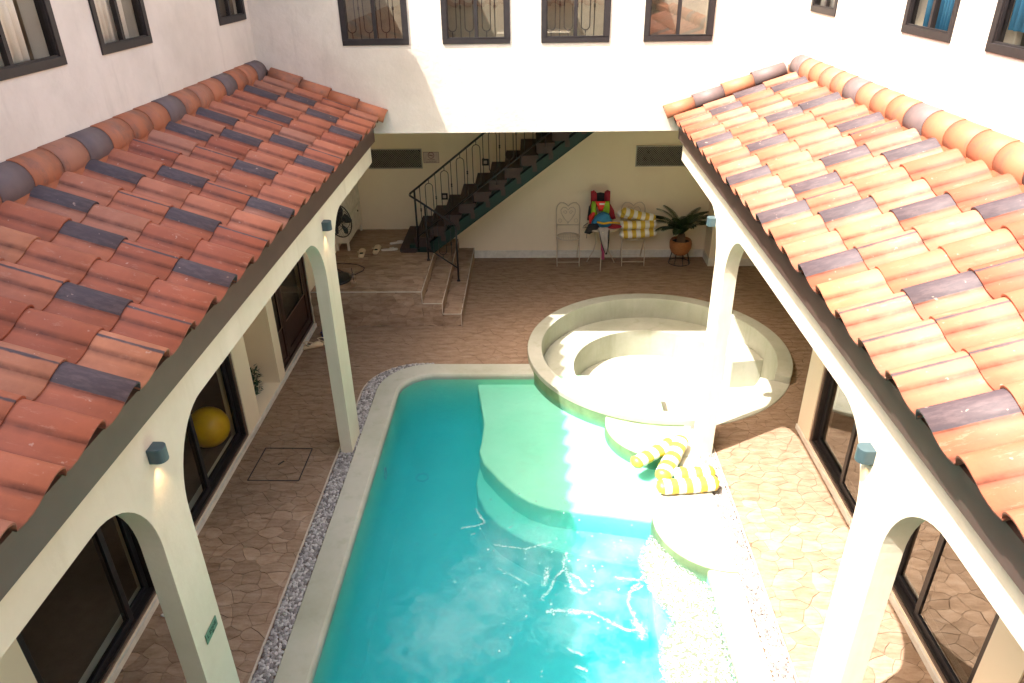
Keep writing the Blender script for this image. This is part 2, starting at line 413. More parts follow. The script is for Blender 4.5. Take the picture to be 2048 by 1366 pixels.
# flagstones : voronoi cells of a jittered running bond
def clip(poly, nx, ny, d):
    out = []; n = len(poly)
    for i in range(n):
        a = poly[i]; b = poly[(i + 1) % n]
        da = a[0] * nx + a[1] * ny - d; db = b[0] * nx + b[1] * ny - d
        if da <= 0: out.append(a)
        if (da < 0 < db) or (db < 0 < da):
            t = da / (da - db); out.append((a[0] + (b[0] - a[0]) * t, a[1] + (b[1] - a[1]) * t))
    return out
def cells(x0, x1, y0, y1, sx, sy, rng, gap=.0013, halfplanes=(), keep=None):
    seeds = {}; nx = int((x1 - x0) / sx) + 4; ny = int((y1 - y0) / sy) + 4
    for j in range(-2, ny):
        for i in range(-2, nx):
            if rng.random() < .17: continue
            seeds[(i, j)] = (x0 + (i + .5 * (j % 2) + rng.uniform(-.42, .42)) * sx, y0 + (j + rng.uniform(-.40, .40)) * sy)
    res = []
    for (i, j), (px, py) in seeds.items():
        poly = [(px - 2 * sx, py - 2 * sy), (px + 2 * sx, py - 2 * sy), (px + 2 * sx, py + 2 * sy), (px - 2 * sx, py + 2 * sy)]
        for dj in range(-3, 4):
            for di in range(-3, 4):
                q = seeds.get((i + di, j + dj))
                if not q or (di == 0 and dj == 0): continue
                # anisotropic metric keeps stones wider than deep
                dx, dy = (q[0] - px) / sx ** 2, (q[1] - py) / sy ** 2
                l = math.hypot(dx, dy)
                if l < 1e-9: continue
                mx, my = (q[0] + px) / 2, (q[1] + py) / 2
                poly = clip(poly, dx / l, dy / l, (mx * dx + my * dy) / l - gap)
                if not poly: break
            if not poly: break
        for h in (((-1, 0, -x0), (1, 0, x1), (0, -1, -y0), (0, 1, y1)) + tuple(halfplanes)):
            if poly: poly = clip(poly, h[0], h[1], h[2])
        if len(poly) < 3: continue
        cx = sum(p[0] for p in poly) / len(poly); cy = sum(p[1] for p in poly) / len(poly)
        ar = abs(sum(poly[k][0] * poly[(k + 1) % len(poly)][1] - poly[(k + 1) % len(poly)][0] * poly[k][1] for k in range(len(poly)))) / 2
        if ar < .0012: continue
        if keep and not keep(cx, cy): continue
        # slightly wobbly edges
        w = []
        for k in range(len(poly)):
            a = poly[k]; b = poly[(k + 1) % len(poly)]
            w.append(a)
            ex, ey = b[0] - a[0], b[1] - a[1]; l = math.hypot(ex, ey)
            if l > .045:
                # the bend is a function of place so both neighbours follow the same crooked joint
                mx, my = a[0] + ex * .5, a[1] + ey * .5
                sx_ = 1 if (abs(ex) > abs(ey) and ex > 0) or (abs(ex) <= abs(ey) and ey > 0) else -1
                nx_, ny_ = -ey / l * sx_, ex / l * sx_
                o = math.sin(mx * 61 + my * 47) * .10 * l
                w.append((mx + nx_ * o, my + ny_ * o))
        w2 = []
        for p in w:
            d = math.hypot(p[0] - 1.56, p[1] - 8.20)
            if halfplanes == () and keep is not None and d < 1.50: p = (1.56 + (p[0] - 1.56) / d * 1.50, 8.20 + (p[1] - 8.20) / d * 1.50)
            w2.append(p)
        res.append((cx, cy, w2))
    return res
def stone_mb(mb, cx, cy, poly, rng, fn, base, top):
    """slab with a chamfered upper edge; fn(a,b,t)->xyz"""
    n = len(poly); h = top + rng.uniform(-.0012, .0012)
    ins = [(cx + (p[0] - cx) * .97, cy + (p[1] - cy) * .97) for p in poly]
    vs = [fn(p[0], p[1], base) for p in poly] + [fn(p[0], p[1], h - .0018) for p in poly] + [fn(p[0], p[1], h) for p in ins]
    fs = [(i, (i + 1) % n, n + (i + 1) % n, n + i) for i in range(n)] + [(n + i, n + (i + 1) % n, 2 * n + (i + 1) % n, 2 * n + i) for i in range(n)] + [tuple(2 * n + i for i in range(n))]
    mb.add(vs, fs)
def lay(cs, parent, fn, base, top, cap, rng, cam_d):
    cs = sorted(cs, key=cam_d); rest = MB()
    for k, (cx, cy, poly) in enumerate(cs):
        if k < cap:
            mb = MB(); stone_mb(mb, cx, cy, poly, rng, fn, base, top); mb.build('flagstone', M_stone, parent, merge=False)
        else: stone_mb(rest, cx, cy, poly, rng, fn, base, top)
    if len(cs) > cap:
        o = rest.build('flagstone_field', M_stone, parent, merge=False); tag(o, kind='stuff')
rng = random.Random(3)
def keepg(x, y):
    if in_poly(x, y, hole): return False
    return True
cs = cells(-3.02, -2.035, .6, 7.9, .138, .108, rng)
cs += [c for c in cells(-3.02, X1 + 1.4, 7.9, 11.52, .138, .108, rng, keep=lambda x, y: keepg(x, y) and not (y > 9.12 and x < -1.12) and not (y > 11.12 and x > 2.86))]
cs += [c for c in cells(-2.035, -1.0, 7.0, 7.9, .138, .108, rng, keep=lambda x, y: (x + 1.26) ** 2 + (y - 7.32) ** 2 > .68 ** 2 and not in_poly(x, y, hole))]
cs += [c for c in cells(1.87, 2.82, .6, 6.58, .138, .108, rng, keep=keepg)]
cs += [c for c in cells(1.87, 4.2, 6.58, 7.9, .138, .108, rng, keep=keepg)]
def camdist(c):
    # rank by how large a stone shows from the terrace; those outside the frame go last
    x, y = c[0], c[1]
    vis = y > 2.6 and not (x < -2.2 and y < 3.0)
    return (0 if vis else 100) + math.hypot(x, y)
lay(cs, ground, fz, -.012, 0, 300, rng, camdist)

# ------------------------------------------------------------------ pool
pool = thing('swimming_pool', 'turquoise swimming pool with rounded corner and pale plaster coping', 'swimming pool', (0, 0, 0))
outer = [(-1.86, YN - .25)] + arc(-1.26, 7.32, .60, .60, 180, 90, 14) + [(-.3, 7.92), (.06, 7.92)]
inn = [(-1.60, YN)] + arc(-1.20, 7.27, .40, .40, 180, 90, 14) + [(-.3, 7.67), (.06, 7.67)]
def strip(mb, po, pi, zt, m=0, drop=-.8):
    n = len(po); vs = []
    for (a, b) in zip(po, pi):
        ax, ay = a; bx, by = b
        l = math.hypot(bx - ax, by - ay); ux, uy = (bx - ax) / l, (by - ay) / l
        vs += [(ax, ay, -.05), (ax, ay, zt - .006), (ax + ux * .006, ay + uy * .006, zt), (bx - ux * .035, by - uy * .035, zt),
               (bx - ux * .012, by - uy * .012, zt - .010), (bx, by, zt - .032), (bx, by, drop)]
    k = 7; fs = []
    for i in range(n - 1):
        for j in range(k - 1): fs.append((i * k + j, (i + 1) * k + j, (i + 1) * k + j + 1, i * k + j + 1))
    mb.add(vs, fs, m, False)
cp = MB(); strip(cp, outer, inn, .018, drop=-.06)
strip(cp, [(1.69, 6.62), (1.69, YN - .25)], [(1.45, 6.62), (1.45, YN)], .018, drop=-.06)
cp.box(-1.86, 1.69, YN - .25, YN, -.05, .0175)
o = cp.build('coping', M_coping, pool)
lw = MB()
def wallstrip(mb, path, z0, z1, off=.0):
    n = len(path); vs = []
    prof = [(0, z1), (0, z0 + .22), (.02, z0 + .12), (.07, z0 + .045), (.16, z0)]
    for i, (x, y) in enumerate(path):
        a = path[max(i - 1, 0)]; b = path[min(i + 1, n - 1)]
        dx, dy = b[0] - a[0], b[1] - a[1]; l = math.hypot(dx, dy); nx, ny = dy / l, -dx / l
        for d, z in prof: vs.append((x + nx * (d), y + ny * (d), z))
    k = len(prof)
    mb.add(vs, [(i * k + j, (i + 1) * k + j, (i + 1) * k + j + 1, i * k + j + 1) for i in range(n - 1) for j in range(k - 1)], 0, True)
ZF = -.74
wallstrip(lw, [(-1.601, YN)] + arc(-1.20, 7.27, .401, .401, 180, 90, 14) + [(-.3, 7.671), (.3, 7.671)], ZF, -.03)
wallstrip(lw, [(1.451, 6.9), (1.451, YN)], ZF, -.03)
lw.add([(-1.7, YN - .05, ZF), (1.7, YN - .05, ZF), (1.7, 7.8, ZF), (-1.7, 7.8, ZF)], [(0, 1, 2, 3)])
lw.add([(-1.7, YN, ZF), (1.7, YN, ZF), (1.7, YN, -.02), (-1.7, YN, -.02)], [(0, 1, 2, 3)])
lw.build('pool_shell', M_liner, pool)
# shallow shelf and lower step
E1 = [(-.70, 7.72), (-.61, 7.15), (-.565, 6.85), (-.57, 6.5), (-.585, 6.33), (-.53, 6.12), (-.35, 5.84), (-.2, 5.65), (-.04, 5.51), (.15, 5.42), (.38, 5.37), (.75, 5.31), (1.10, 5.24), (1.5, 5.2), (1.5, 6.8), (1.5, 7.9), (0.3, 7.9)]
MB().prism(E1, fz, ZF - .01, -.135).build('shallow_shelf', M_liner, pool, bevel=.02)
E2 = [(-.56, 6.6), (-.60, 6.25), (-.61, 6.08), (-.575, 5.86), (-.48, 5.62), (-.33, 5.42), (-.09, 5.23), (.1, 5.13), (.30, 5.06), (.65, 4.97), (1.05, 4.87), (1.5, 4.8), (1.5, 6.0), (0, 6.6)]
MB().prism(E2, fz, ZF - .02, -.36).build('pool_step', M_liner, pool, bevel=.02)
# right hand bench under water
MB().prism([(1.02, YN), (1.5, YN), (1.5, 5.0), (1.10, 5.0), (1.02, 4.7), (.98, 4.2), (1.0, 3.6)], fz, ZF - .03, -.30).build('underwater_bench', M_liner, pool, bevel=.02)
# island discs
dk = arc(1.69, 5.07, .62, .61, 90, 270, 28)
MB().prism(dk, fz, ZF, .032, ms=1).build('sunning_disc', [M_coping, M_algae_shade], pool, bevel=.008)
dk = [(p[0], p[1]) for p in arc(1.36, 6.60, .585, .60, 150, 300, 28)] + [(1.69, 6.2), (1.69, 6.72)]
MB().prism(dk, fz, ZF, .022, ms=1).build('entry_step', [M_coping, M_algae_shade], pool, bevel=.008)
mb = MB(); n_ = 40
for i in range(n_):
    a_, b_ = R(198 + 74 * i / n_), R(198 + 74 * (i + 1) / n_)
    mb.add([(CX + 1.6435 * math.cos(t_), CY + 1.6435 * math.sin(t_), z_) for t_, z_ in ((a_, ZF), (b_, ZF), (b_, .045), (a_, .045))], [(0, 1, 2, 3)], 0, True)
mb.build('algae_shade_band', M_algae_shade, pool)  # skin over the rim's outer face, carries the green tint and painted shade
# floor drain ring and wall inlet
mb = MB(); mb.tube([(-1.28 + .07 * math.cos(a * .5236), 6.62 + .07 * math.sin(a * .5236), ZF + .008) for a in range(12)], .008, 6, closed=True)
mb.build('drain_ring', M_ventm, pool)
mb = MB(); mb.tube([(-1.597, 6.22 + .045 * math.cos(a * .5236), -.36 + .07 * math.sin(a * .5236)) for a in range(12)], .010, 6, closed=True)
mb.build('wall_inlet', M_ventm, pool)
# water body
wp = pool_path(-1.64, 7.71, .44, 1.50, 1.58, YN - .04)
water = MB().prism(wp, fz, ZF - .12, -.045).build('water', M_water); tag(water, kind='structure')
# foam : one sheet per kind, its density attribute falls off from the drawn streaks and patches
def seg_d(px, py, a, b):
    dx, dy = b[0] - a[0], b[1] - a[1]; t = max(0, min(1, ((px - a[0]) * dx + (py - a[1]) * dy) / (dx * dx + dy * dy + 1e-9)))
    return math.hypot(px - a[0] - dx * t, py - a[1] - dy * t)
def sheet(x0, x1, y0, y1, st, fn, z, name, mat, label):
    nx, ny = int((x1 - x0) / st), int((y1 - y0) / st); ids = {}; vs = []; at = []; fs = []
    val = [[fn(x0 + i * st, y0 + j * st) for i in range(nx + 1)] for j in range(ny + 1)]
    def vid(i, j):
        if (i, j) not in ids: ids[(i, j)] = len(vs); vs.append((min(x0 + i * st, 1.4485), y0 + j * st, z)); at.append(val[j][i])
        return ids[(i, j)]
    for j in range(ny):
        for i in range(nx):
            if max(val[j][i], val[j][i + 1], val[j + 1][i], val[j + 1][i + 1]) > -.45:
                fs.append((vid(i, j), vid(i + 1, j), vid(i + 1, j + 1), vid(i, j + 1)))
    o = MB().add(vs, fs).build(name, mat, None, merge=False, recalc=False, attr={'edge': at}); return tag(o, label, 'foam', kind='stuff')
FP = [(1.10, 4.84), (1.20, 4.62), (1.36, 4.46), (1.44, 4.36), (1.44, 3.4), (1.44, 2.2), (1.02, 2.2), (.97, 2.9), (.93, 3.3), (.93, 3.66), (.96, 3.84), (1.08, 4.02), (1.05, 4.12), (.97, 4.26), (.91, 4.45), (.90, 4.65), (.95, 4.80), (1.04, 4.95)]
def f1(x, y):
    if x > 1.449: return -1
    d = min(seg_d(x, y, FP[i], FP[(i + 1) % len(FP)]) for i in range(len(FP)))
    return min(.22, d * 3.2) - .02 if in_poly(x, y, FP) else -d * 6
sheet(.7, 1.452, 2.2, 5.1, .022, f1, -.040, 'foam', M_foam, 'white foam patch drifting along the right pool edge')
ST = [([(.28, 4.74), (.25, 4.6), (.30, 4.42), (.33, 4.32), (.40, 4.29)], .016), ([(.10, 4.10), (.18, 4.11), (.46, 4.09), (.58, 4.01), (.72, 3.92), (.81, 3.93)], .014), ([(.12, 4.10), (.18, 4.11), (.36, 4.10)], .024),
      ([(.89, 4.37), (.78, 4.31), (.75, 4.19), (.78, 4.06), (.81, 3.98)], .012), ([(.95, 4.42), (.84, 4.44), (.68, 4.46)], .014), ([(.88, 4.40), (.80, 4.35)], .012),
      ([(.27, 4.56), (.18, 4.46), (.13, 4.32), (.05, 4.22)], .013), ([(.30, 4.50), (.38, 4.44), (.42, 4.36)], .016), ([(-.66, 5.04), (-.52, 5.07), (-.45, 5.11), (-.55, 5.30)], .010), ([(-.35, 4.83), (-.08, 4.78), (.15, 4.87)], .010),
      ([(.12, 4.56), (.08, 4.38)], .022), ([(.25, 3.75), (.35, 3.70)], .012), ([(.30, 3.60), (.38, 3.57)], .012), ([(.78, 4.0), (.83, 3.93), (.82, 3.87)], .032), ([(-.3, 4.55), (-.15, 4.45), (-.05, 4.38)], .008)]
CL = [(.55, 4.45, .34, .24), (.40, 4.60, .26, .2), (.62, 4.25, .25, .24), (-.28, 4.70, .20, .36), (-.02, 4.62, .17, .34), (.30, 3.92, .28, .2), (.42, 4.22, .24, .2), (.9, 4.15, .14, .26), (-.62, 3.9, .40, .35), (-.35, 4.3, .35, .4), (.75, 3.42, .36, .28), (.1, 4.95, .2, .2), (.8, 4.8, .2, .14)]
rs = random.Random(11); DOT = []
for i in range(150):
    x = rs.gauss(.2, .45); y = rs.gauss(4.55, .55)
    if -1.3 < x < 1.0 and 3.3 < y < 6.0: DOT.append((x, y, rs.uniform(.006, .014)))
def f2(x, y):
    v = -1
    for pts, w_ in ST:
        for i in range(len(pts) - 1):
            if abs(x - pts[i][0]) < .3 and abs(y - pts[i][1]) < .3: v = max(v, .20 - (seg_d(x, y, pts[i], pts[i + 1]) / w_) * .13)
    for a, b, r in DOT:
        if abs(x - a) < .03 and abs(y - b) < .03: v = max(v, .35 - math.hypot(x - a, y - b) / r * .3)
    return v
sheet(-1.3, 1.0, 3.3, 6.0, .0125, f2, -.039, 'foam_streaks', M_streak, 'thin white foam threads and bubbles on the turquoise water')
def f3(x, y):
    v = -1
    for a, b, rx, ry in CL: v = max(v, .20 - .30 * math.hypot((x - a) / rx, (y - b) / ry))
    return v
sheet(-1.3, 1.25, 2.9, 5.5, .03, f3, -.041, 'bubble_cloud', M_cloud, 'milky clouds of fine bubbles spreading through the turquoise water')

# ------------------------------------------------------------------ pebble strips
def pebbles(name, label, region, n, rng):
    mb = MB(); U = []; F = []; N_, K_ = 9, 6; tone = []
    for i in range(K_ + 1):
        for j in range(N_):
            t = math.pi * i / K_; a = 2 * math.pi * j / N_; U.append(Vector((math.sin(t) * math.cos(a), math.sin(t) * math.sin(a), math.cos(t))))
    F = [(i * N_ + j, (i + 1) * N_ + j, (i + 1) * N_ + (j + 1) % N_, i * N_ + (j + 1) % N_) for i in range(K_) for j in range(N_)]
    grid = {}; k = 0; tries = 0
    while k < n and tries < n * 30:
        tries += 1; p = region(rng)
        if not p: continue
        gx, gy = int(p[0] / .03), int(p[1] / .03); lay_ = 0 if tries < n * 12 else 1
        if any((p[0] - q[0]) ** 2 + (p[1] - q[1]) ** 2 < .021 ** 2 and q[2] == lay_ for i in (-1, 0, 1) for j in (-1, 0, 1) for q in grid.get((gx + i, gy + j), ())): continue
        grid.setdefault((gx, gy), []).append((p[0], p[1], lay_)); k += 1
        r = rng.uniform(.0115, .0175); sx, sy, sz = r * rng.uniform(1.0, 1.5), r * rng.uniform(.8, 1.05), r * rng.uniform(.5, .8)
        q = Matrix.Rotation(rng.uniform(0, 6.28), 3, 'Z') @ Matrix.Rotation(rng.uniform(-.35, .35), 3, 'X')
        tone += [rng.random() ** 1.2] * len(U)
        mb.add([(q @ Vector((v.x * sx, v.y * sy, v.z * sz))) + Vector((p[0], p[1], rng.uniform(-.006, .002) + lay_ * .006)) for v in U], F, 0, True)
    o = mb.build(name, M_peb, None, merge=False, recalc=False, attr={'tone': tone}); tag(o, label, 'pebbles', kind='stuff'); return o
def regL(r):
    if r.random() < .80: return (r.uniform(-2.015, -1.875), r.uniform(2.2, 7.3))
    a = r.uniform(90, 180); k = (180 - a) / 90
    rad = r.uniform(.615, .615 + .14 * (1 - k ** 1.4) + .004)
    return (-1.26 + rad * math.cos(R(a)), 7.32 + rad * math.sin(R(a)))
def regR(r): return (r.uniform(1.705, 1.84), r.uniform(2.2, 6.55))
pebbles('pebbles', 'strip of grey and white pebbles along the shaded left coping', regL, 2300, random.Random(1))
pebbles('pebbles', 'strip of sunlit white pebbles along the right coping', regR, 2300, random.Random(2))
mb = MB(); mb.box(-2.03, -1.862, .6, 7.3, -.02, -.010); mb.box(1.692, 1.86, .6, 6.6, -.02, -.010)
pa = arc(-1.26, 7.32, .60, .60, 180, 90, 12); pb = [(-1.26 + (.60 + .155 * (1 - (i / 12) ** 1.4)) * math.cos(R(180 - 7.5 * i)), 7.32 + (.60 + .155 * (1 - (i / 12) ** 1.4)) * math.sin(R(180 - 7.5 * i))) for i in range(13)]
mb.add([(p[0], p[1], -.0045) for p in pa] + [(p[0], p[1], -.0045) for p in pb], [(i, i + 1, 14 + i, 13 + i) for i in range(12)])
o = mb.build('pebble_bed', M_pebbed); tag(o, kind='structure')
# thin cut stone kerb beside the pebbles
mb = MB(); mb.box(-2.045, -2.028, .6, 7.32, -.01, .006); mb.box(1.85, 1.866, .6, 6.6, -.01, .006)
pc = [(-1.26 + (.012 + .60 + .157 * (1 - (i / 12) ** 1.4)) * math.cos(R(180 - 7.5 * i)), 7.32 + (.012 + .60 + .157 * (1 - (i / 12) ** 1.4)) * math.sin(R(180 - 7.5 * i))) for i in range(13)]
for i in range(12): mb.obox((pc[i][0], pc[i][1], 0), (pc[i + 1][0], pc[i + 1][1], 0), .022, .014)
o = mb.build('kerb_strip', M_edge); tag(o, kind='structure')
# manhole joint (a lifted frame of dark gap) in the left walk
mb = MB()
for a, b in (((-2.83, 5.65), (-2.32, 5.65)), ((-2.32, 5.65), (-2.325, 6.175)), ((-2.325, 6.175), (-2.82, 6.18)), ((-2.82, 6.18), (-2.83, 5.65))):
    mb.obox((a[0], a[1], .0005), (b[0], b[1], .0005), .010, .006)
mh = thing('manhole_cover', 'square stone-clad manhole cover in the left walkway with small handle slot', 'manhole', (0, 0, 0))
mb.build('joint', M_blackf, mh)
MB().obox((-2.60, 5.90, .003), (-2.56, 5.96, .003), .012, .006).build('handle', M_blackf, mh)

# ------------------------------------------------------------------ round sunken seat
seat = thing('sunken_seat', 'round white plaster sunken seating pit with curved bench behind the pool', 'seating pit', (0, 0, 0))
def ring(mb, r0, r1, z0, z1, a0, a1, n=72):
    full = abs(a1 - a0) >= 359.9
    vs = []; k = n + (0 if full else 1)
    for i in range(k):
        a = R(a0 + (a1 - a0) * i / n)
        for r, z in ((r0, z0), (r1, z0), (r1, z1), (r0, z1)): vs.append((CX + r * math.cos(a), CY + r * math.sin(a), z))
    fs = [(i * 4 + j, ((i + 1) % k) * 4 + j, ((i + 1) % k) * 4 + (j + 1) % 4, i * 4 + (j + 1) % 4) for i in range(n) for j in range(4)]
    if not full: fs += [(0, 1, 2, 3), ((k - 1) * 4 + 3, (k - 1) * 4 + 2, (k - 1) * 4 + 1, (k - 1) * 4)]
    mb.add(vs, fs)
mb = MB(); ring(mb, 1.46, 1.64, -.76, .10, -27, 284, 96); mb.build('rim', M_coping, seat, bevel=.008)
mb = MB(); ring(mb, 1.30, 1.64, -.76, .012, -75.8, -27.2, 16); ring(mb, 1.12, 1.298, -.76, -.19, -75.8, -27.2, 16); ring(mb, .97, 1.118, -.76, -.40, -75.8, -27.2, 16)
mb.build('entry_steps', M_coping, seat, bevel=.008)
mb = MB(); ring(mb, 1.04, 1.459, -.77, -.20, 8, 236, 72); mb.build('bench', M_coping, seat, bevel=.01)
mb = MB(); mb.lathe([(0.0, -.60), (1.5, -.60)], (CX, CY, 0), 48, smooth=False); mb.build('pit_floor', M_coping, seat, merge=True)
mb = MB(); mb.box(1.715, 1.815, 8.555, 8.645, -.60, -.592); mb.build('floor_drain', M_ventm, seat)
mb = MB(); mb.box(1.725, 1.805, 8.565, 8.635, -.592, -.589); mb.build('drain_cover', M_coping, seat)

# ------------------------------------------------------------------ raised platform with side steps
plat = thing('raised_platform', 'stone clad raised platform with two side steps at the back left', 'platform', (0, 0, 0))
mb = MB(); mb.box(-3.03, -1.52, 9.006, 11.52, -.02, .512); mb.build('base', M_joint, plat)
rp = random.Random(8)
tp = cells(-3.03, -1.525, 9.01, 11.50, .138, .108, rp); lay(tp, plat, fz, .508, .522, 130, rp, lambda c: c[1])
fr = cells(-3.03, -1.52, 0, .512, .17, .10, rp); lay(fr, plat, lambda a, b, t: (a, 9.012 - t, b), .004, .018, 60, rp, lambda c: -c[0])
for x0, x1, zt in ((-1.52, -1.25, .345), (-1.25, -1.0, .185)):
    MB().box(x0 + .002, x1, 9.006, 11.50, -.02, zt - .01).build('step_base', M_joint, plat)
    c1 = cells(x0 + .004, x1, 9.01, 11.50, .16, .16, rp); lay(c1, plat, fz, zt - .014, zt, 40, rp, lambda c: c[1])
    c1 = cells(x0, x1, 0, zt - .01, .15, .10, rp); lay(c1, plat, lambda a, b, t: (a, 9.012 - t, b), .004, .018, 12, rp, lambda c: -c[0])
for xs, z0, z1 in ((-1.52, .345, .52), (-1.25, .185, .345), (-1.0, 0, .185)):
    c1 = cells(9.01, 11.5, z0, z1 - .008, .2, .09, rp)
    lay(c1, plat, lambda a, b, t, xs=xs: (xs + t, a, b), -.004, .006, 24, rp, lambda c: c[0])
tr = MB(); tr.box(-3.03, -1.512, 8.988, 8.998, .512, .526); tr.box(-1.522, -1.510, 8.99, 11.5, .512, .526)
tr.box(-1.522, -1.512, 8.988, 8.998, .345, .512); tr.box(-1.512, -1.242, 8.988, 8.998, .338, .350); tr.box(-1.252, -1.240, 8.998, 11.5, .338, .349)
tr.box(-1.252, -1.242, 8.988, 8.998, .185, .338); tr.box(-1.242, -.990, 8.988, 8.998, .177, .189); tr.box(-1.002, -.990, 8.998, 11.5, .177, .1885); tr.box(-1.0, -.990, 8.988, 8.998, 0, .177)
tr.build('edge_trim', M_edge, plat)

# ------------------------------------------------------------------ buildings
left_b = thing('building', 'white building along the shaded left side of the courtyard with arched arcade', 'building')
right_b = thing('building', 'white building along the sunlit right side of the courtyard with arched arcade', 'building')
back_b = thing('building', 'white building closing the far end of the courtyard above the stairs', 'building')
front_b = thing('building', 'cream building behind the terrace at the near end', 'building')
def arcade(xa, xb, parent):
    zt = 2.66; zo = 2.42
    pts = [(-1.2, 0), (-1.2, zt), (8.45, zt), (8.45, zo)]
    def corner(yc, side):           # side=+1 : opening lies at smaller y, pier at larger y
        ry, rz = .42, .48
        return [(yc + side * -ry + side * ry * math.sin(t), zo - rz + rz * math.cos(t)) for t in [R(i * 7.5) for i in range(13)]]
    # going from far to near along the underside
    def pier_down(y):               # far opening's near corner -> down at pier far face y
        return corner(y, -1)
    seq = []
    seq += pier_down(6.45) + [(6.45, -.02), (6.10, -.02)] + corner(6.10, 1)[::-1]
    seq += pier_down(3.04) + [(3.04, -.02), (2.73, -.02)] + corner(2.73, 1)[::-1]
    seq += pier_down(-.30) + [(-.30, -.02), (-1.2, -.02)]
    poly = [(-1.2, zt), (8.45, zt), (8.45, zo)] + seq
    return MB().prism(poly, fx, xa, xb).build('arcade_wall', M_beam, parent, bevel=.006)
arcade(-2.0, -1.88, left_b); arcade(1.70, 1.82, right_b)
# fascia boards and eaves
def fascia(s, xb, parent, xe, ze):
    mb = MB()
    a, b = sorted((s * (xb - .035), s * (xb - .06))); mb.box(a, b, -1.2, 8.448, 2.662, ze - .105)
    mb.build('fascia_board', M_brown, parent)
    mb = MB(); a, b = sorted((s * (xb - .012), s * (xb - .034))); mb.box(a, b, -1.2, 8.447, 2.662, 2.735); mb.build('fascia_lip', M_greenb, parent)
    mb = MB(); a, b = sorted((s * (xb - .010), s * (xb - .034))); mb.box(a, b, -1.2, 8.446, 2.7355, 2.741); mb.build('fascia_bead', M_edge, parent)
    mb = MB(); a, b = sorted((s * (xb + .02), s * 3.2)); mb.box(a, b, -1.2, 8.44, 2.60, 2.64); mb.build('arcade_ceiling', M_beam, parent)
fascia(-1, 1.88, left_b, 1.72, 2.955); fascia(1, 1.70, right_b, 1.52, 2.966)
# --- walls with openings, built from boxes
def wall_openings(mb, axis_x, t0, t1, y0, y1, z0, z1, ops):
    """wall slab between x=t0..t1; ops = [(ya,yb,za,zb)] sorted by y"""
    cur = y0
    for ya, yb, za, zb in ops:
        if ya > cur: mb.box(t0, t1, cur, ya, z0, z1)
        if za > z0: mb.box(t0, t1, ya, yb, z0, za)
        if zb < z1: mb.box(t0, t1, ya, yb, zb, z1)
        cur = yb
    if cur < y1: mb.box(t0, t1, cur, y1, z0, z1)
WZ = 3.976
L_up = [(3.95, 4.96, WZ, 5.2), (5.41, 6.17, WZ, 5.2), (7.60, 8.33, WZ, 5.2)]
R_up = [(4.15, 5.02, WZ, 5.2), (5.47, 6.22, WZ, 5.2), (7.64, 8.33, WZ, 5.2)]
mb = MB(); wall_openings(mb, 0, -3.23, -3.03, -1.2, 11.52, 2.75, 6.0, L_up); mb.build('upper_wall', M_white, left_b)
mb = MB(); wall_openings(mb, 0, 2.86, 3.06, -1.2, 8.64, 2.75, 6.0, R_up); mb.build('upper_wall', M_white, right_b)
mb = MB()
B_up = [(-2.06, -1.34), (-.975, -.25), (.085, .81), (1.175, 1.90)]
cur = -3.03
for a, b in B_up:
    mb.box(cur, a, 8.45, 8.65, 2.75, 6.0); mb.box(a, b, 8.45, 8.65, 2.75, 3.69); mb.box(a, b, 8.45, 8.65, 4.95, 6.0); cur = b
mb.box(cur, 2.86, 8.45, 8.65, 2.75, 6.0); mb.build('upper_wall', M_white, back_b)
# ground storey walls
L_dn = [(-.2, 2.55, .06, 2.15), (2.87, 4.22, .06, 2.15), (4.86, 6.33, .06, 2.15), (6.67, 7.40, .06, 2.2), (7.60, 9.0, .05, 2.15)]
R_dn = [(0, 2.9, .06, 2.15), (3.20, 4.42, .06, 2.15), (4.95, 6.25, .06, 2.15)]
mb = MB(); wall_openings(mb, 0, -3.23, -3.03, -1.2, 11.52, -.02, 2.75, L_dn); mb.build('ground_wall', M_inner, left_b)
mb = MB(); wall_openings(mb, 0, 2.83, 3.03, -1.2, 6.58, -.02, 2.75, R_dn); mb.build('ground_wall', M_inner, right_b)
mb = MB(); mb.box(-3.23, 4.4, 11.52, 11.72, -.02, 2.75); mb.box(2.83, 4.4, 11.12, 11.519, -.02, 2.75); mb.build('recess_wall', M_inner, back_b)
mb = MB(); mb.box(4.2, 4.4, 6.38, 11.119, -.02, 2.75); mb.box(3.03, 4.2, 6.38, 6.58, -.02, 2.75); mb.build('alcove_wall', M_inner, right_b)
mb = MB(); mb.box(-3.03, 4.2, 8.651, 11.52, 2.752, 2.88); mb.box(3.061, 4.2, 6.38, 8.65, 2.752, 2.88); mb.build('recess_ceiling', M_inner, back_b)
mb = MB(); mb.box(-1.03, 2.829, 11.505, 11.5195, 0, .13); mb.box(2.815, 2.8295, 11.105, 11.504, 0, .13); mb.box(2.8296, 4.19, 11.105, 11.1195, 0, .13)
mb.box(-1.03, 2.829, 11.5, 11.5049, .115, .13); mb.build('skirting', M_skirt, back_b)
mb = MB(); mb.box(-3.031, -3.012, -1.2, 8.985, 0, .055); mb.build('plinth', M_skirt, left_b)
mb = MB(); mb.box(2.812, 2.831, -1.2, 6.575, 0, .055); mb.build('plinth', M_skirt, right_b)
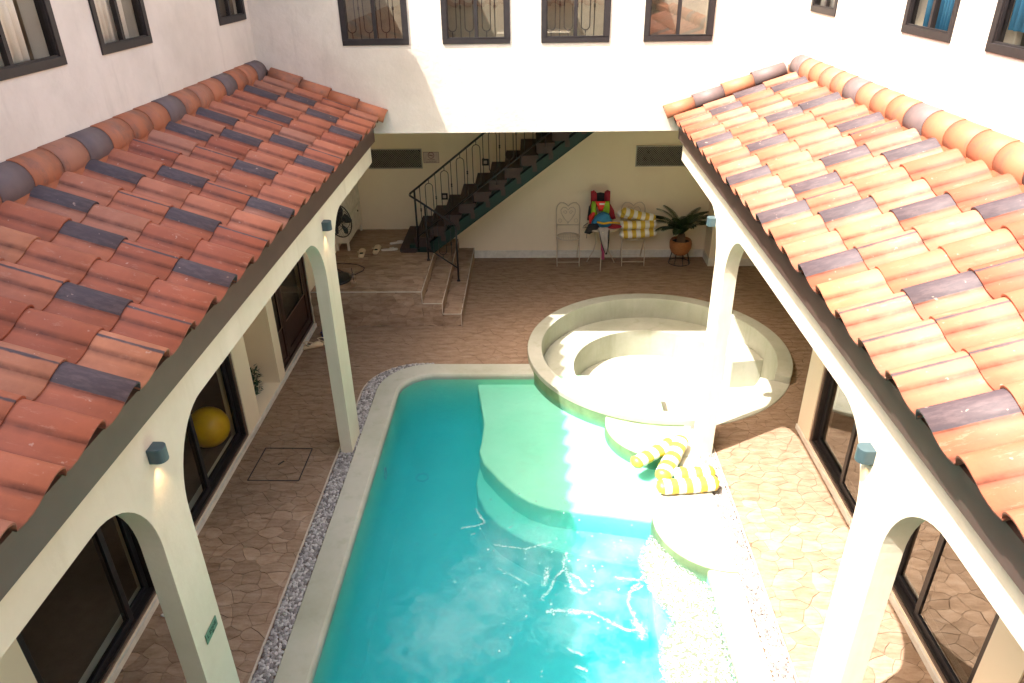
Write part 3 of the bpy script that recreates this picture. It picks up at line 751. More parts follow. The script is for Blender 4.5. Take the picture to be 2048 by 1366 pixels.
# upper roofs (eaves overhead, they cast the scalloped shade on the pool)
mb = MB(); mb.add([(-2.50, -1.2, 5.93), (-2.50, 8.45, 5.93), (-4.6, 8.45, 6.7), (-4.6, -1.2, 6.7), (-2.50, -1.2, 5.88), (-2.50, 8.45, 5.88), (-4.6, 8.45, 6.60), (-4.6, -1.2, 6.60)],
    [(0, 1, 2, 3), (7, 6, 5, 4), (0, 4, 5, 1), (1, 5, 6, 2), (2, 6, 7, 3), (3, 7, 4, 0)]); mb.build('upper_roof', M_tile, left_b)
mb = MB(); mb.add([(2.45, -1.2, 5.93), (2.45, 8.45, 5.93), (4.6, 8.45, 6.7), (4.6, -1.2, 6.7), (2.45, -1.2, 5.88), (2.45, 8.45, 5.88), (4.6, 8.45, 6.60), (4.6, -1.2, 6.60)],
    [(0, 3, 2, 1), (4, 5, 6, 7), (0, 1, 5, 4), (1, 2, 6, 5), (2, 3, 7, 6), (3, 0, 4, 7)]); mb.build('upper_roof', M_tile, right_b)
mb = MB(); mb.box(-3.6, 3.4, -3.0, -1.25, -.02, 5.6); mb.build('wall', M_beam, front_b)
mb = MB(); mb.box(-.8, .8, -1.249, -.25, 2.75, 2.95); mb.build('terrace_slab', M_beam, front_b)

# ------------------------------------------------------------------ roof tiles
PROF = [(0, .004), (.002, .028), (.012, .052), (.030, .068), (.055, .075), (.080, .073), (.106, .063), (.128, .049), (.143, .040), (.150, .029), (.156, .029), (.178, .015), (.210, .004), (.245, .000), (.280, .003), (.302, .010)]
def tile_mesh(s, alpha, pitch, glz, name):
    """s=-1 left, +1 right. local frame : u up slope, v = -y (towards camera), n up"""
    U = Vector((s * math.cos(alpha), 0, math.sin(alpha))); N = Vector((-s * math.sin(alpha), 0, math.cos(alpha))); V = Vector((0, -1, 0))
    k = pitch / .3; th = .011; L = .375
    vs = []; gl = []
    for (u, lift) in ((0, .018), (L, 0.0)):
        for v, h in PROF: vs.append(U * u + V * v * k + N * (h + lift)); gl.append(v)
    n = len(PROF)
    for (u, lift) in ((0, .018), (L, 0.0)):
        for v, h in PROF: vs.append(U * u + V * v * k + N * (h + lift - th)); gl.append(v)
    fs = []; 
    for i in range(n - 1):
        fs.append((i, i + 1, n + i + 1, n + i)); fs.append((2 * n + i, 3 * n + i, 3 * n + i + 1, 2 * n + i + 1))
        fs.append((i, 2 * n + i, 2 * n + i + 1, i + 1))
    fs.append((0, n, 3 * n, 2 * n)); fs.append((n - 1, 3 * n - 1, 4 * n - 1, 2 * n - 1))
    me = bpy.data.meshes.new(name); me.from_pydata([tuple(v) for v in vs], [], fs); me.materials.append(M_tile)
    for p in me.polygons: p.use_smooth = len(p.vertices) == 4 and p.index % 3 != 2
    a = me.attributes.new('glaze', 'FLOAT', 'POINT')
    if glz == 'dark': val = [1.0 if v < .148 else 0.0 for v in gl]
    elif glz == 'stripe': val = [.72 if abs(v - .070) < .012 else 0.0 for v in gl]
    else: val = [0.0] * len(gl)
    a.data.foreach_set('value', val)
    a = me.attributes.new('crease_shade', 'FLOAT', 'POINT'); a.data.foreach_set('value', [1.0 if (abs(v - .150) < .005 or v > .27) else (.7 if abs(v - .143) < .004 or abs(v - .156) < .004 or v < .01 else (.25 if v > .2 else 0)) for v in gl])  # painted shade, strongest along the crease and the side joint
    bm = bmesh.new(); bm.from_mesh(me); bmesh.ops.recalc_face_normals(bm, faces=bm.faces); bm.to_mesh(me); bm.free()
    return me
def roof(s, xe, ze, slope, pitch, expo, yc0, ncol, dark, stripes, parent, xw, wall_x, cap_c, capr, capdark, seed):
    rg = random.Random(seed); alpha = math.atan(slope)
    U = Vector((s * math.cos(alpha), 0, math.sin(alpha))); N = Vector((-s * math.sin(alpha), 0, math.cos(alpha)))
    rf = bpy.data.objects.new('roof', None); link(rf, parent)
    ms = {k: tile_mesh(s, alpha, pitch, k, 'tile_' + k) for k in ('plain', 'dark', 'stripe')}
    E0 = Vector((s * xe, 0, ze)) - N * .082
    for c in range(5 if True else 4):
        for n in range(*ncol):
            y = yc0 + n * pitch
            if y > 8.44: continue
            if c == 4: kind = 'plain'
            else: kind = 'dark' if (c, n) in dark else ('stripe' if (c, n) in stripes or rg.random() < .10 else 'plain')
            if c == 4 and expo * 4 > 1.24: continue
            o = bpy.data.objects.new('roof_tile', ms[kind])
            p = E0 + U * (c * expo + rg.uniform(-.004, .004)) + N * rg.uniform(-.001, .0015)
            o.location = (p.x, y + pitch * .17 + rg.uniform(-.002, .002), p.z)
            o.rotation_euler = (0, rg.uniform(-.003, .003), rg.uniform(-.006, .006))
            link(o, rf)
    # underlay closing the roof
    a = E0 + U * .03 - N * .03; b = E0 + U * 1.5 - N * .03
    MB().add([(a.x, -1.2, a.z), (a.x, 8.45, a.z), (b.x, 8.45, b.z), (b.x, -1.2, b.z), (a.x, -1.2, a.z - .03), (a.x, 8.45, a.z - .03), (b.x, 8.45, b.z - .03), (b.x, -1.2, b.z - .03)],
             [(0, 1, 2, 3), (7, 6, 5, 4), (0, 4, 5, 1), (1, 5, 6, 2), (2, 6, 7, 3), (3, 7, 4, 0)]).build('underlay', M_brown, rf)
    # ridge caps along the upper wall
    def cap(c0, c1, up, side, r0, r1, a0, a1, gl, name='ridge_cap'):
        """barrel from c0 to c1 ; angle a measured from side towards up"""
        c0 = Vector(c0); c1 = Vector(c1); up = Vector(up); side = Vector(side); n = 14; vs = []
        for cc, r in ((c0, r0), (c1, r1)):
            for rr in (r, r - .014):
                for i in range(n + 1):
                    a_ = R(a0 + (a1 - a0) * i / n); vs.append(cc + side * rr * math.cos(a_) + up * rr * math.sin(a_))
        q = n + 1; fs = []
        for i in range(n):
            fs += [(i, i + 1, 2 * q + i + 1, 2 * q + i), (q + i, 3 * q + i, 3 * q + i + 1, q + i + 1), (i, q + i, q + i + 1, i + 1), (2 * q + i, 2 * q + i + 1, 3 * q + i + 1, 3 * q + i)]
        fs += [(0, 2 * q, 3 * q, q), (n, q + n, 3 * q + n, 2 * q + n)]
        me_ = MB().add(vs, fs, 0, False)
        o = me_.build(name, M_cap, rf, merge=False, attr={'glaze': [gl] * len(vs)})
        for p in o.data.polygons: p.use_smooth = p.index % 4 in (0, 1)
        return o
    y = 8.36; i = 0
    while y > .6:
        g_ = 1.0 if i in capdark else 0.0
        cap((s * cap_c[0], y + .01, cap_c[1]), (s * cap_c[0], y - .3015, cap_c[1] + .001), (0, 0, 1), (-s, 0, 0), capr - .0025, capr + .0015, -42, 98, g_)
        y -= .303; i += 1
    # mortar bedding under the caps
    m0 = E0 + U * 1.24 + N * .0
    MB().prism([(s * (cap_c[0] - capr + .012), cap_c[1] - .10), (s * (cap_c[0] - capr + .012), cap_c[1] + .01), (s * cap_c[0], cap_c[1] + .06), (s * cap_c[0], cap_c[1] - .12)], fy, -1.2, 8.44).build('mortar_bed', M_cap, rf)
    # verge caps down the back wall
    r = .088
    for j in range(4):
        u0 = 1.26 - .325 * j; u1 = u0 - .345
        a = E0 + U * u0 + N * .075; b = E0 + U * u1 + N * .085
        cap((a.x, 8.392, a.z), (b.x, 8.392, b.z), N, (0, -1, 0), r - .006, r + .006, -25, 130, 1.0 if (s > 0 and j in (0, 2)) else 0.0, 'verge_cap')
    return rf
darkL = {(1, 1), (0, 3), (0, -1), (1, 5), (2, 3), (3, 4), (3, 6), (2, 7), (3, 10), (2, 11), (0, 7), (1, 9), (1, 12), (0, 15), (2, 17), (3, 12), (3, 16), (0, 11), (1, 16), (2, 14), (2, -1), (1, -3), (0, -5)}
darkR = {(3, 16), (2, 17), (3, 13), (1, 16), (2, 13), (3, 10), (0, 13), (1, 11), (2, 8), (0, 9), (3, 7), (1, 7), (0, 6), (1, 5), (2, 4), (0, 3), (1, 1), (3, 3), (0, -2), (2, -1), (1, -4)}
strL = {(2, 1), (1, 3), (2, 5), (0, 5), (0, 1), (1, -1), (0, 0), (3, 8), (2, 9), (1, 7)}
strR = {(0, 1), (0, 0), (1, 0), (1, 3), (0, -1), (2, 1), (1, -1)}
roof(-1, 1.72, 2.955, .394, .2965, .3126, 2.96, (-9, 19), darkL, strL, left_b, 2.88, -3.03, (3.03, 3.44), .128, {0, 3, 7, 11, 14, 18}, 21)
roof(1, 1.52, 2.966, .37, .3005, .318, 3.04, (-9, 19), darkR, strR, right_b, 2.72, 2.86, (2.86, 3.43), .124, {0, 5, 9, 14, 18}, 22)
# eave course of the upper left roof: one row of tiles whose edge throws the scalloped shade
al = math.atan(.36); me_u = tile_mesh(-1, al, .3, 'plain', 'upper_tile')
for n in range(31):
    o = bpy.data.objects.new('eave_tile', me_u); o.location = (-2.40, -.9 + n * .3 + .05, 5.90); link(o, left_b)
# tiled roof below the front building, mirrored in the far windows
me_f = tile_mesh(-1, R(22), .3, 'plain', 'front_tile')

for c_ in range(4):
    for n in range(22):
        o = bpy.data.objects.new('roof_tile', me_f); o.location = (-3.2 + n * .3, -1.05 - c_ * .30, 3.42 + c_ * .125); o.rotation_euler = (0, 0, R(90)); link(o, front_b)
# ------------------------------------------------------------------ windows and doors
def rect_frame(mb, plane, t0, t1, a0, a1, z0, z1, w, m=0):
    """frame of 4 bars in plane 'x' (a=y) or 'y' (a=x)"""
    def bx(a, b, c, d):
        if plane == 'x': mb.box(t0, t1, a, b, c, d, m)
        else: mb.box(a, b, t0, t1, c, d, m)
    bx(a0, a1, z0, z0 + w); bx(a0, a1, z1 - w, z1); bx(a0, a0 + w, z0 + w, z1 - w); bx(a1 - w, a1, z0 + w, z1 - w)
def window(plane, s, face, a0, a1, z0, z1, parent, w=.055, split=.5, curtain=None, railing_reflection=False, glassm=M_glassU, room=True, roomm=None):
    """s: +1 outward normal is +axis, face = coordinate of wall face"""
    def rng2(d0, d1): return tuple(sorted((face - s * d0, face - s * d1)))
    mb = MB(); t = rng2(-.012, .06); rect_frame(mb, plane, t[0], t[1], a0, a1, z0, z1, w)
    fr = mb.build('window', M_frame, parent, bevel=.003)
    am = a0 + (a1 - a0) * split
    mb = MB(); t = rng2(.012, .05)
    if plane == 'x': mb.box(t[0], t[1], am - .018, am + .018, z0 + w, z1 - w)
    else: mb.box(am - .018, am + .018, t[0], t[1], z0 + w, z1 - w)
    mb.build('mullion', M_frame, fr)
    mb = MB(); t = rng2(.0, .02); rect_frame(mb, plane, t[0], t[1], a0 + w, a1 - w, z0 + w, z1 - w, .010)
    mb.build('glazing_bead', M_frame, fr)
    for p0, p1 in ((a0 + w + .001, am - .019), (am + .019, a1 - w - .001)):
        mb = MB(); t = rng2(.028, .034)
        if plane == 'x': mb.box(t[0], t[1], p0, p1, z0 + w + .001, z1 - w - .001)
        else: mb.box(p0, p1, t[0], t[1], z0 + w + .001, z1 - w - .001)
        mb.build('pane', glassm, fr)
    if room:
        mb = MB(); t = rng2(.17, .9)
        e = .02
        if plane == 'x':
            far = t[0] if s > 0 else t[1]
            mb.box(far - .02, far + .02, a0 - .3, a1 + .3, z0 - .6, z1 + .1)
            mb.box(t[0], t[1], a0 - .34, a0 - .3, z0 - .6, z1 + .1); mb.box(t[0], t[1], a1 + .3, a1 + .34, z0 - .6, z1 + .1); mb.box(t[0], t[1], a0 - .3, a1 + .3, z0 - .64, z0 - .6)
        else:
            far = t[0] if s > 0 else t[1]
            mb.box(a0 - .1, a1 + .1, far - .02, far + .02, z0 - .6, z1 + .1)
            mb.box(a0 - .14, a0 - .1, t[0], t[1], z0 - .6, z1 + .1); mb.box(a1 + .1, a1 + .14, t[0], t[1], z0 - .6, z1 + .1)
        mb.build('room_wall', roomm or M_room, fr)
    return fr
def curtain_mesh(plane, s, face, a0, a1, z0, z1, mat, label, group=None, waves=9, amp=.014):
    """curtain hanging just inside the glass"""
    n = waves * 6; vs = []
    rg = random.Random(int(a0 * 100) + 7)
    for i in range(n + 1):
        t = i / n; a = a0 + (a1 - a0) * t; d = .055 + amp * math.sin(t * waves * 6.283 + rg.random() * .3) + amp * .4 * math.sin(t * waves * 2.3)
        for z in (z0, z1):
            f = face - s * d * (1.1 if z == z0 else .9)
            vs.append((f, a, z) if plane == 'x' else (a, f, z))
    o = MB().add(vs, [(2 * i, 2 * i + 2, 2 * i + 3, 2 * i + 1) for i in range(n)], 0, True).build('curtain', mat, None, recalc=False)
    so = o.modifiers.new('solid', 'SOLIDIFY'); so.thickness = .003
    tag(o, label, 'curtain', group); return o
for i, (a, b, c, d) in enumerate(L_up): window('x', 1, -3.03, a, b, c, d, left_b, split=.5)
for i, (a, b, c, d) in enumerate(R_up): window('x', -1, 2.86, a, b, c, d, right_b, split=.5)
def railing_reflection(x0, x1, y, z0, z1, parent):  # bars modelled inside the window, standing for the reflected balcony railing
    mb = MB(); step = .148; x = x0 + .05; k = 0
    while x < x1 - .03:
        if k % 2 == 0:
            pts = []
            ww = .045; zb = z0 + .06
            pts = [(x - ww, y, z1)] + [(x - ww * math.cos(R(t)), y, zb + ww - ww * math.sin(R(t))) for t in range(0, 181, 15)] + [(x + ww, y, z1)]
            mb.tube(pts, .0055, 6); mb.tube([(x, y, z0), (x, y, zb)], .0055, 6)
        else:
            mb.tube([(x, y, z0), (x, y, z1)], .0055, 6); mb.lathe([(.006, -.02), (.013, -.01), (.008, 0), (.013, .01), (.006, .02)], (x, y, z0 + .30), 8)
        x += step * .62; k += 1
    return mb.build('railing_reflection', M_black, parent)
for i, (a, b) in enumerate(B_up):
    f = window('y', -1, 8.45, a, b, 3.69, 4.95, back_b, split=.5, glassm=M_glassB, roomm=M_roomb)
    if i < 3: railing_reflection(a + .055, b - .055, 8.505, 3.75, 4.9, f)
curtain_mesh('x', 1, -3.05, 4.0, 4.74, WZ + .04, 5.2, M_curt, 'white net curtain in the nearest upper left window')
curtain_mesh('x', 1, -3.05, 5.46, 6.0, WZ + .04, 5.2, M_curt, 'white curtain in the middle upper left window')
curtain_mesh('x', 1, -3.05, 7.68, 8.25, WZ + .04, 5.2, M_roomd, 'dark drawn curtain in the far upper left window')
curtain_mesh('x', -1, 2.87, 4.30, 4.97, WZ + .13, 5.2, M_blue, 'blue curtain in the nearest upper right window')
curtain_mesh('x', -1, 2.87, 5.60, 6.05, WZ + .04, 5.2, M_blue, 'blue curtain in the middle upper right window')
curtain_mesh('x', -1, 2.87, 7.7, 8.27, WZ + .04, 5.2, M_curt, 'cream curtain in the small far upper right window')
# sliding doors
def sliding(s, face, y0, y1, stiles, parent, glassm, z0=.06, z1=2.15):
    mb = MB(); t = sorted((face - s * .03, face - s * .12)); rect_frame(mb, 'x', t[0], t[1], y0, y1, z0, z1, .035, 0)
    fr = mb.build('sliding_door', M_frame, parent, bevel=.003)
    cuts = [y0 + .035] + stiles + [y1 - .035]
    for i in range(len(cuts) - 1):
        a = cuts[i] - (.02 if i else 0); b = cuts[i + 1] + (.02 if i < len(cuts) - 2 else 0)
        off = .045 + .032 * (i % 2); t = sorted((face - s * off, face - s * (off + .03)))
        mb = MB(); rect_frame(mb, 'x', t[0], t[1], a, b, z0 + .036, z1 - .036, .052); sf = mb.build('leaf_frame', M_black, fr, bevel=.003)
        mb = MB(); m_ = (t[0] + t[1]) / 2; mb.box(m_ - .003, m_ + .003, a + .053, b - .053, z0 + .09, z1 - .09); mb.build('pane', glassm, fr)
    mb = MB(); t = sorted((face - s * .028, face - s * .012)); mb.box(t[0], t[1], y0 - .0, y1 + .0, z0 - .004, z0 + .018); mb.box(t[0], t[1], y1 - .02, y1, z0 + .018, z1); mb.build('door_trim', M_bronze, fr)
    return fr
sliding(1, -3.03, 2.87, 4.22, [3.85], left_b, M_glass); sliding(1, -3.03, 4.86, 6.33, [5.38], left_b, M_glass); sliding(1, -3.03, -.2, 2.55, [1.2], left_b, M_glass)
sliding(-1, 2.83, 3.20, 4.42, [3.97], right_b, M_glassR); sliding(-1, 2.83, 4.95, 6.25, [5.50], right_b, M_glassR); sliding(-1, 2.83, 0, 2.9, [1.4], right_b, M_glassR)
# interiors
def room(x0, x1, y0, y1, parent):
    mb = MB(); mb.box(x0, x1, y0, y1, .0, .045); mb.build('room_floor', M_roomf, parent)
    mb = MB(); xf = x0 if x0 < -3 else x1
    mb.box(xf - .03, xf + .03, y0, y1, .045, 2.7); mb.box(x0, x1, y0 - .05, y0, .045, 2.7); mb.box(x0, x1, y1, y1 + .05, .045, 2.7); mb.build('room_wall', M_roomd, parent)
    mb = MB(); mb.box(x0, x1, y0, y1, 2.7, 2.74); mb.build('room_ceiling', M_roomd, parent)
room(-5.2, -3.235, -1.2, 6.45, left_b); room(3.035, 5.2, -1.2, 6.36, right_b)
# niche with shrub
mb = MB(); mb.box(-3.75, -3.23, 6.62, 6.67, 0, 2.3); mb.box(-3.75, -3.23, 7.40, 7.45, 0, 2.3); mb.box(-3.80, -3.75, 6.62, 7.45, 0, 2.3); mb.box(-3.75, -3.23, 6.67, 7.40, 2.2, 2.3)
mb.box(-3.18, -3.032, 6.67, 7.40, .0, .062); mb.box(-3.75, -3.18, 6.67, 7.40, 0, .02); mb.build('niche', M_inner, left_b)
sh = thing('shrub', 'dark green shrub growing inside the wall niche on the left', 'shrub', (-3.29, 7.15, .0))
mb = MB(); rl = random.Random(4)
for i in range(420):
    p = Vector((rl.gauss(0, .06), rl.gauss(0, .12), rl.uniform(.02, .36))); d = Vector((rl.uniform(-1, 1), rl.uniform(-1, 1), rl.uniform(-.2, .9))).normalized(); q = d.cross(Vector((rl.random(), rl.random(), 1))).normalized() * .012
    p.x = max(-.10, min(.11, p.x)); p.y = max(-.3, min(.20, p.y))
    mb.add([p - d * .03, p + q, p + d * .035, p - q], [(0, 1, 2, 3)])
mb.build('foliage', M_leaf2, sh, merge=False, recalc=False)
mb = MB()
for i in range(9): mb.tube([(rl.uniform(-.05, .05), rl.uniform(-.15, .15), .02), (rl.uniform(-.08, .08), rl.uniform(-.2, .18), .28)], .005, 5)
mb.build('stem', M_trunk, sh)
# brown panelled door at the far left
mb = MB(); rect_frame(mb, 'x', -3.12, -3.05, 7.60, 9.0, .05, 2.15, .05); dr = mb.build('panel_door', M_wdoor, left_b, bevel=.004)
for a, b in ((7.652, 7.93), (7.94, 8.948)):
    mb = MB(); rect_frame(mb, 'x', -3.105, -3.065, a, b, .102, 2.098, .09 if b - a > .5 else .05); mb.build('door_leaf', M_wdoor, dr, bevel=.004)
    e = .09 if b - a > .5 else .05
    mb = MB(); mb.box(-3.10, -3.08, a + e, b - e, .102 + e, .55); mb.build('door_panel', M_wdoor, dr, bevel=.006)
    mb = MB(); mb.box(-3.092, -3.086, a + e, b - e, .56, 2.098 - e); mb.build('pane', M_glass, dr)
    mb = MB(); rect_frame(mb, 'x', -3.078, -3.070, a + e, b - e, .55, 2.098 - e, .012); mb.build('bead', M_bronze, dr)
mb = MB(); mb.box(-3.24, -3.20, 7.5, 9.1, .05, 2.2); mb.build('door_backing', M_roomd, dr)
# exercise ball behind the sliding door
o = MB().ell((-3.38, 6.19, .045 + .215), (.215, .215, .215), 28, 18).build('exercise_ball', M_ball); tag(o, 'large yellow exercise ball behind the left glass door', 'ball')
o = MB().lathe([(0, 0), (.15, 0), (.24, .10), (.23, .14), (.14, .05), (0, .04)], (4.1, 2.7, .05), 20).build('floor_urn', M_drink); tag(o, 'round tan vase standing inside the nearest right glass door', 'vase')

# ------------------------------------------------------------------ stairs
st = thing('staircase', 'dark brown staircase on a green steel stringer rising along the back wall', 'staircase', (0, 0, 0))
for k in range(0, 14):
    zt = .59 + .175 * k; x0 = -2.0 + .23 * k
    if zt > 2.74: break
    MB().box(x0 - .035, x0 + .23, 10.42, 11.46, zt - .05, zt).build('tread', M_treads, st, bevel=.004)
    if zt + .175 < 2.75: MB().box(x0 + .196, x0 + .214, 10.47, 11.44, zt + .001, zt + .124).build('riser', M_treads, st)
    MB().box(x0 - .02, x0 + .20, 10.425, 10.445, zt - .15, zt - .051).box(x0 + .145, x0 + .21, 10.428, 10.46, max(.53, zt - .235), zt - .151).build('tread_bracket', M_treads, st)
sa = math.atan(.757)
for y in (10.44, 11.2):
    mb = MB(); mb.prism([(-1.88, .526), (-1.50, .526), (1.42, 2.74), (1.18, 2.74), (-1.58, .66), (-1.88, .64)], fy, y, y + .09); mb.build('stringer', M_green, st)
    mb = MB(); mb.obox((-1.44, y - .006, .60), (1.40, y - .006, 2.735), .006, .02); mb.obox((-1.50, y - .006, .70), (1.16, y - .006, 2.70), .006, .02); mb.build('stringer_flange', M_green, st)
def balus_oval(mb, x, y, z0, z1, ww=.055):
    zb = z0 + .07; zt = z1 - .07
    p = [(x + ww * math.cos(R(t)), y, zt - ww + ww * math.sin(R(t))) for t in range(0, 181, 15)] + [(x + ww * math.cos(R(t)), y, zb + ww + ww * math.sin(R(t))) for t in range(180, 361, 15)]
    mb.tube(p, .0055, 6, closed=True); mb.tube([(x, y, z0), (x, y, zb)], .0055, 6); mb.tube([(x, y, zt), (x, y, z1)], .0055, 6)
def balus_bar(mb, x, y, z0, z1):
    mb.tube([(x, y, z0), (x, y, z1)], .0055, 6); zc = (z0 + z1) / 2
    mb.lathe([(.006, -.028), (.014, -.016), (.008, 0), (.014, .016), (.006, .028)], (x, y, zc), 8)
ra = thing('stair_railing', 'black wrought iron stair railing with oval loops on the upper flight', 'railing', (0, 0, 0))
yh = 10.40; hz = lambda x: 1.49 + (x + 1.76) * .777; bz_ = lambda x: hz(x) - .72
MB().tube([(-1.80, 10.33, 1.455), (-1.80, 10.40, 1.46), (-1.76, yh, 1.49), (-.15, yh, hz(-.15))], .016, 8).build('handrail', M_black, ra)
MB().tube([(-1.74, yh, bz_(-1.74) + .0), (.46, yh, bz_(.46))], .012, 8).build('bottom_rail', M_black, ra)
MB().tube([(-1.74, yh, .60), (-1.74, yh, hz(-1.74))], .015, 8).build('newel', M_black, ra)
x = -1.66; k = 0
while x < .42:
    mb = MB(); z1 = min(hz(x), 2.745)
    if k % 2: balus_oval(mb, x + .02, yh, bz_(x + .02), min(hz(x + .02), 2.745)) if hz(x) < 2.74 else balus_bar(mb, x, yh, bz_(x), 2.745)
    else: balus_bar(mb, x, yh, bz_(x), z1)
    mb.build('baluster', M_black, ra)
    if k % 3 == 0: MB().tube([(x + .06, yh, bz_(x + .06)), (x + .06, yh, bz_(x + .06) - .14)], .009, 6).build('rail_bracket', M_black, ra)
    x += .118; k += 1
rb = thing('step_railing', 'short black iron railing slanting down beside the stone steps', 'railing', (0, 0, 0))
hz2 = lambda x: 1.37 + (x + 1.56) * -.72; bz2 = lambda x: .71 + (x + 1.57) * -.735
MB().tube([(-1.80, 10.33, 1.455), (-1.78, 10.24, 1.47), (-1.70, 10.14, 1.46), (-1.56, 10.12, 1.37), (-1.14, 10.12, 1.067), (-1.13, 10.12, 1.04)], .015, 8).build('handrail', M_black, rb)
MB().tube([(-1.56, 10.12, .52), (-1.56, 10.12, 1.37)], .013, 8).lathe([(.03, 0), (.03, .008), (.014, .03)], (-1.56, 10.12, .522), 10).build('post', M_black, rb)
MB().tube([(-1.13, 10.12, .19), (-1.13, 10.12, 1.05)], .015, 8).lathe([(.03, 0), (.03, .008), (.014, .03)], (-1.13, 10.12, .187), 10).build('post', M_black, rb)
MB().tube([(-1.56, 10.12, .71), (-1.13, 10.12, .395)], .011, 8).build('bottom_rail', M_black, rb)
for i, x in enumerate((-1.47, -1.34, -1.21)):
    mb = MB()
    (balus_oval if i == 1 else balus_bar)(mb, x, 10.12, bz2(x), hz2(x)); mb.build('baluster', M_black, rb)

# ------------------------------------------------------------------ wall fittings in the recess
def vent(x0, x1, z0, z1, label):
    t = thing('vent_grille', label, 'vent', ((x0 + x1) / 2, 11.5, z0))
    def loc(mb): mb.v = [(v[0] - t.location.x, v[1] - t.location.y, v[2] - t.location.z) for v in mb.v]; return mb
    mb = MB(); rect_frame(mb, 'y', 11.495, 11.519, x0, x1, z0, z1, .014); loc(mb).build('frame', M_ventm, t)
    mb = MB(); mb.box(x0 + .014, x1 - .014, 11.512, 11.518, z0 + .014, z1 - .014); loc(mb).build('backing', M_vdark, t)
    mb = MB(); s = .036; w = x1 - x0 - .03; h = z1 - z0 - .03; n = int((w + h) / s)
    for i in range(n):
        for sg in (1, -1):
            a = i * s
            xa = max(0, a - h); xb = min(w, a)
            if xb <= xa: continue
            p = (x0 + .015 + xa, z0 + .015 + (a - xa)); q = (x0 + .015 + xb, z0 + .015 + (a - xb))
            if sg < 0: p = (p[0], z0 + z1 - p[1]); q = (q[0], z0 + z1 - q[1])
            yy = 11.506 + (.0015 if sg > 0 else -.0015)
            mb.obox((p[0], yy, p[1]), (q[0], yy, q[1]), .0026, .0085, up=(0, 1, 0))
    loc(mb).build('mesh', M_ventm, t)
vent(-2.62, -1.76, 1.53, 1.84, 'dark wire mesh vent high on the back wall left of the sign')
vent(1.60, 2.50, 1.53, 1.855, 'dark wire mesh vent high on the back wall above the potted palm')
sg = thing('no_smoking_sign', 'small pinkish no smoking sign between the left vent and the stairs', 'sign', (-1.615, 11.51, 1.70))
mb = MB(); mb.box(-.125, .125, 0, .008, -.088, .088); mb.build('panel', M_paper, sg)
mb = MB(); rect_frame(mb, 'y', -.002, -.0005, -.122, .122, -.085, .085, .004); mb.build('border', M_ink, sg)
mb = MB(); mb.tube([(.046 * math.cos(R(t)), -.002, .034 + .046 * math.sin(R(t))) for t in range(0, 360, 15)], .0045, 6, closed=True); mb.obox((-.034, -.003, .066), (.034, -.003, .002), .003, .008, up=(0, 1, 0)); mb.box(-.03, .014, -.0035, -.001, .026, .036); mb.box(.016, .028, -.0035, -.001, .026, .036)
mb.build('symbol', M_ink, sg)
def text(body, size, mat, parent, loc, rot, name='lettering', align='CENTER'):
    cu = bpy.data.curves.new(name, 'FONT'); cu.body = body; cu.size = size; cu.align_x = align; cu.extrude = .0006
    o = bpy.data.objects.new(name, cu); o.data.materials.append(mat); o.location = loc; o.rotation_euler = rot; link(o, parent)
    bpy.context.view_layer.update()
    me = bpy.data.meshes.new_from_object(o.evaluated_get(bpy.context.evaluated_depsgraph_get())); bpy.data.objects.remove(o)
    o = bpy.data.objects.new(name, me); o.location = loc; o.rotation_euler = rot; return link(o, parent)
text('กรุณางด', .034, M_ink, sg, (0, -.002, -.042), (R(90), 0, 0)); text('สูบบุหรี่บริเวณนี้', .026, M_ink, sg, (0, -.002, -.074), (R(90), 0, 0))
for i, (x, z, lb) in enumerate(((-.76, 1.62, 'upper black framed wall socket behind the stair railing'), (-1.44, 1.07, 'lower black framed wall socket behind the stair railing'))):
    t = thing('wall_socket', lb, 'socket', (x, 11.51, z))
    mb = MB(); rect_frame(mb, 'y', -.012, .008, -.052, .052, -.052, .052, .026); mb.build('plate', M_black, t)
    MB().box(-.026, .026, -.008, .006, -.026, .026).build('insert', M_paper, t)
def lamp(s, x, y, z, label, lit):
    t = thing('wall_lamp', label, 'wall lamp', (x, y, z)); t.scale = (.74, .74, .74)
    pr = [(0, -.055)] + [(.055 + .05 * math.cos(R(a)), .055 * math.sin(R(a))) for a in range(-90, 91, 15)] + [(0, .055)]
    MB().prism([(p[0] * s, p[1]) for p in pr], fz, -.055, .055).build('housing', M_lampm, t, bevel=.004)
    mb = MB(); mb.lathe([(0, -.0565), (.03, -.0565)], (s * .055, 0, 0), 14, smooth=False); mb.build('lens', M_vwhite, t)
    if lit:
        l = bpy.data.lights.new('lamp_glow', 'SPOT'); l.energy = .8; l.color = (1, .62, .32); l.spot_size = R(75); l.spot_blend = .6; l.shadow_soft_size = .02
        lo = bpy.data.objects.new('lamp_glow', l); lo.location = (s * .05, 0, -.062); link(lo, t)
lamp(1, -1.88, 2.86, 2.44, 'blue grey wall lamp glowing on the near left pier', True)
lamp(1, -1.88, 6.20, 2.44, 'blue grey wall lamp on the far left pier', True)
lamp(-1, 1.70, 3.02, 2.33, 'blue grey wall lamp on the near right sunlit pier', True)
lamp(-1, 1.70, 6.62, 2.31, 'blue grey wall lamp on the far right sunlit pier', False)
# green zone sign on near left pier
t = thing('zone_sign', 'small dark green sign on the near left pier', 'sign', (-1.878, 2.905, 1.135))
mb = MB(); mb.prism([(-.075, -.036), (.075, -.036), (.075, .036), (-.075, .036)], lambda a, b, t_: (t_, a, b), 0, .006); mb.build('panel', M_sign, t, bevel=.002)
text('L ZONE', .034, M_signd, t, (.007, 0, -.004), (R(90), 0, R(90)))
mb = MB(); mb.box(.006, .0075, .0, .02, -.028, -.014); mb.build('mark', M_signd, t)

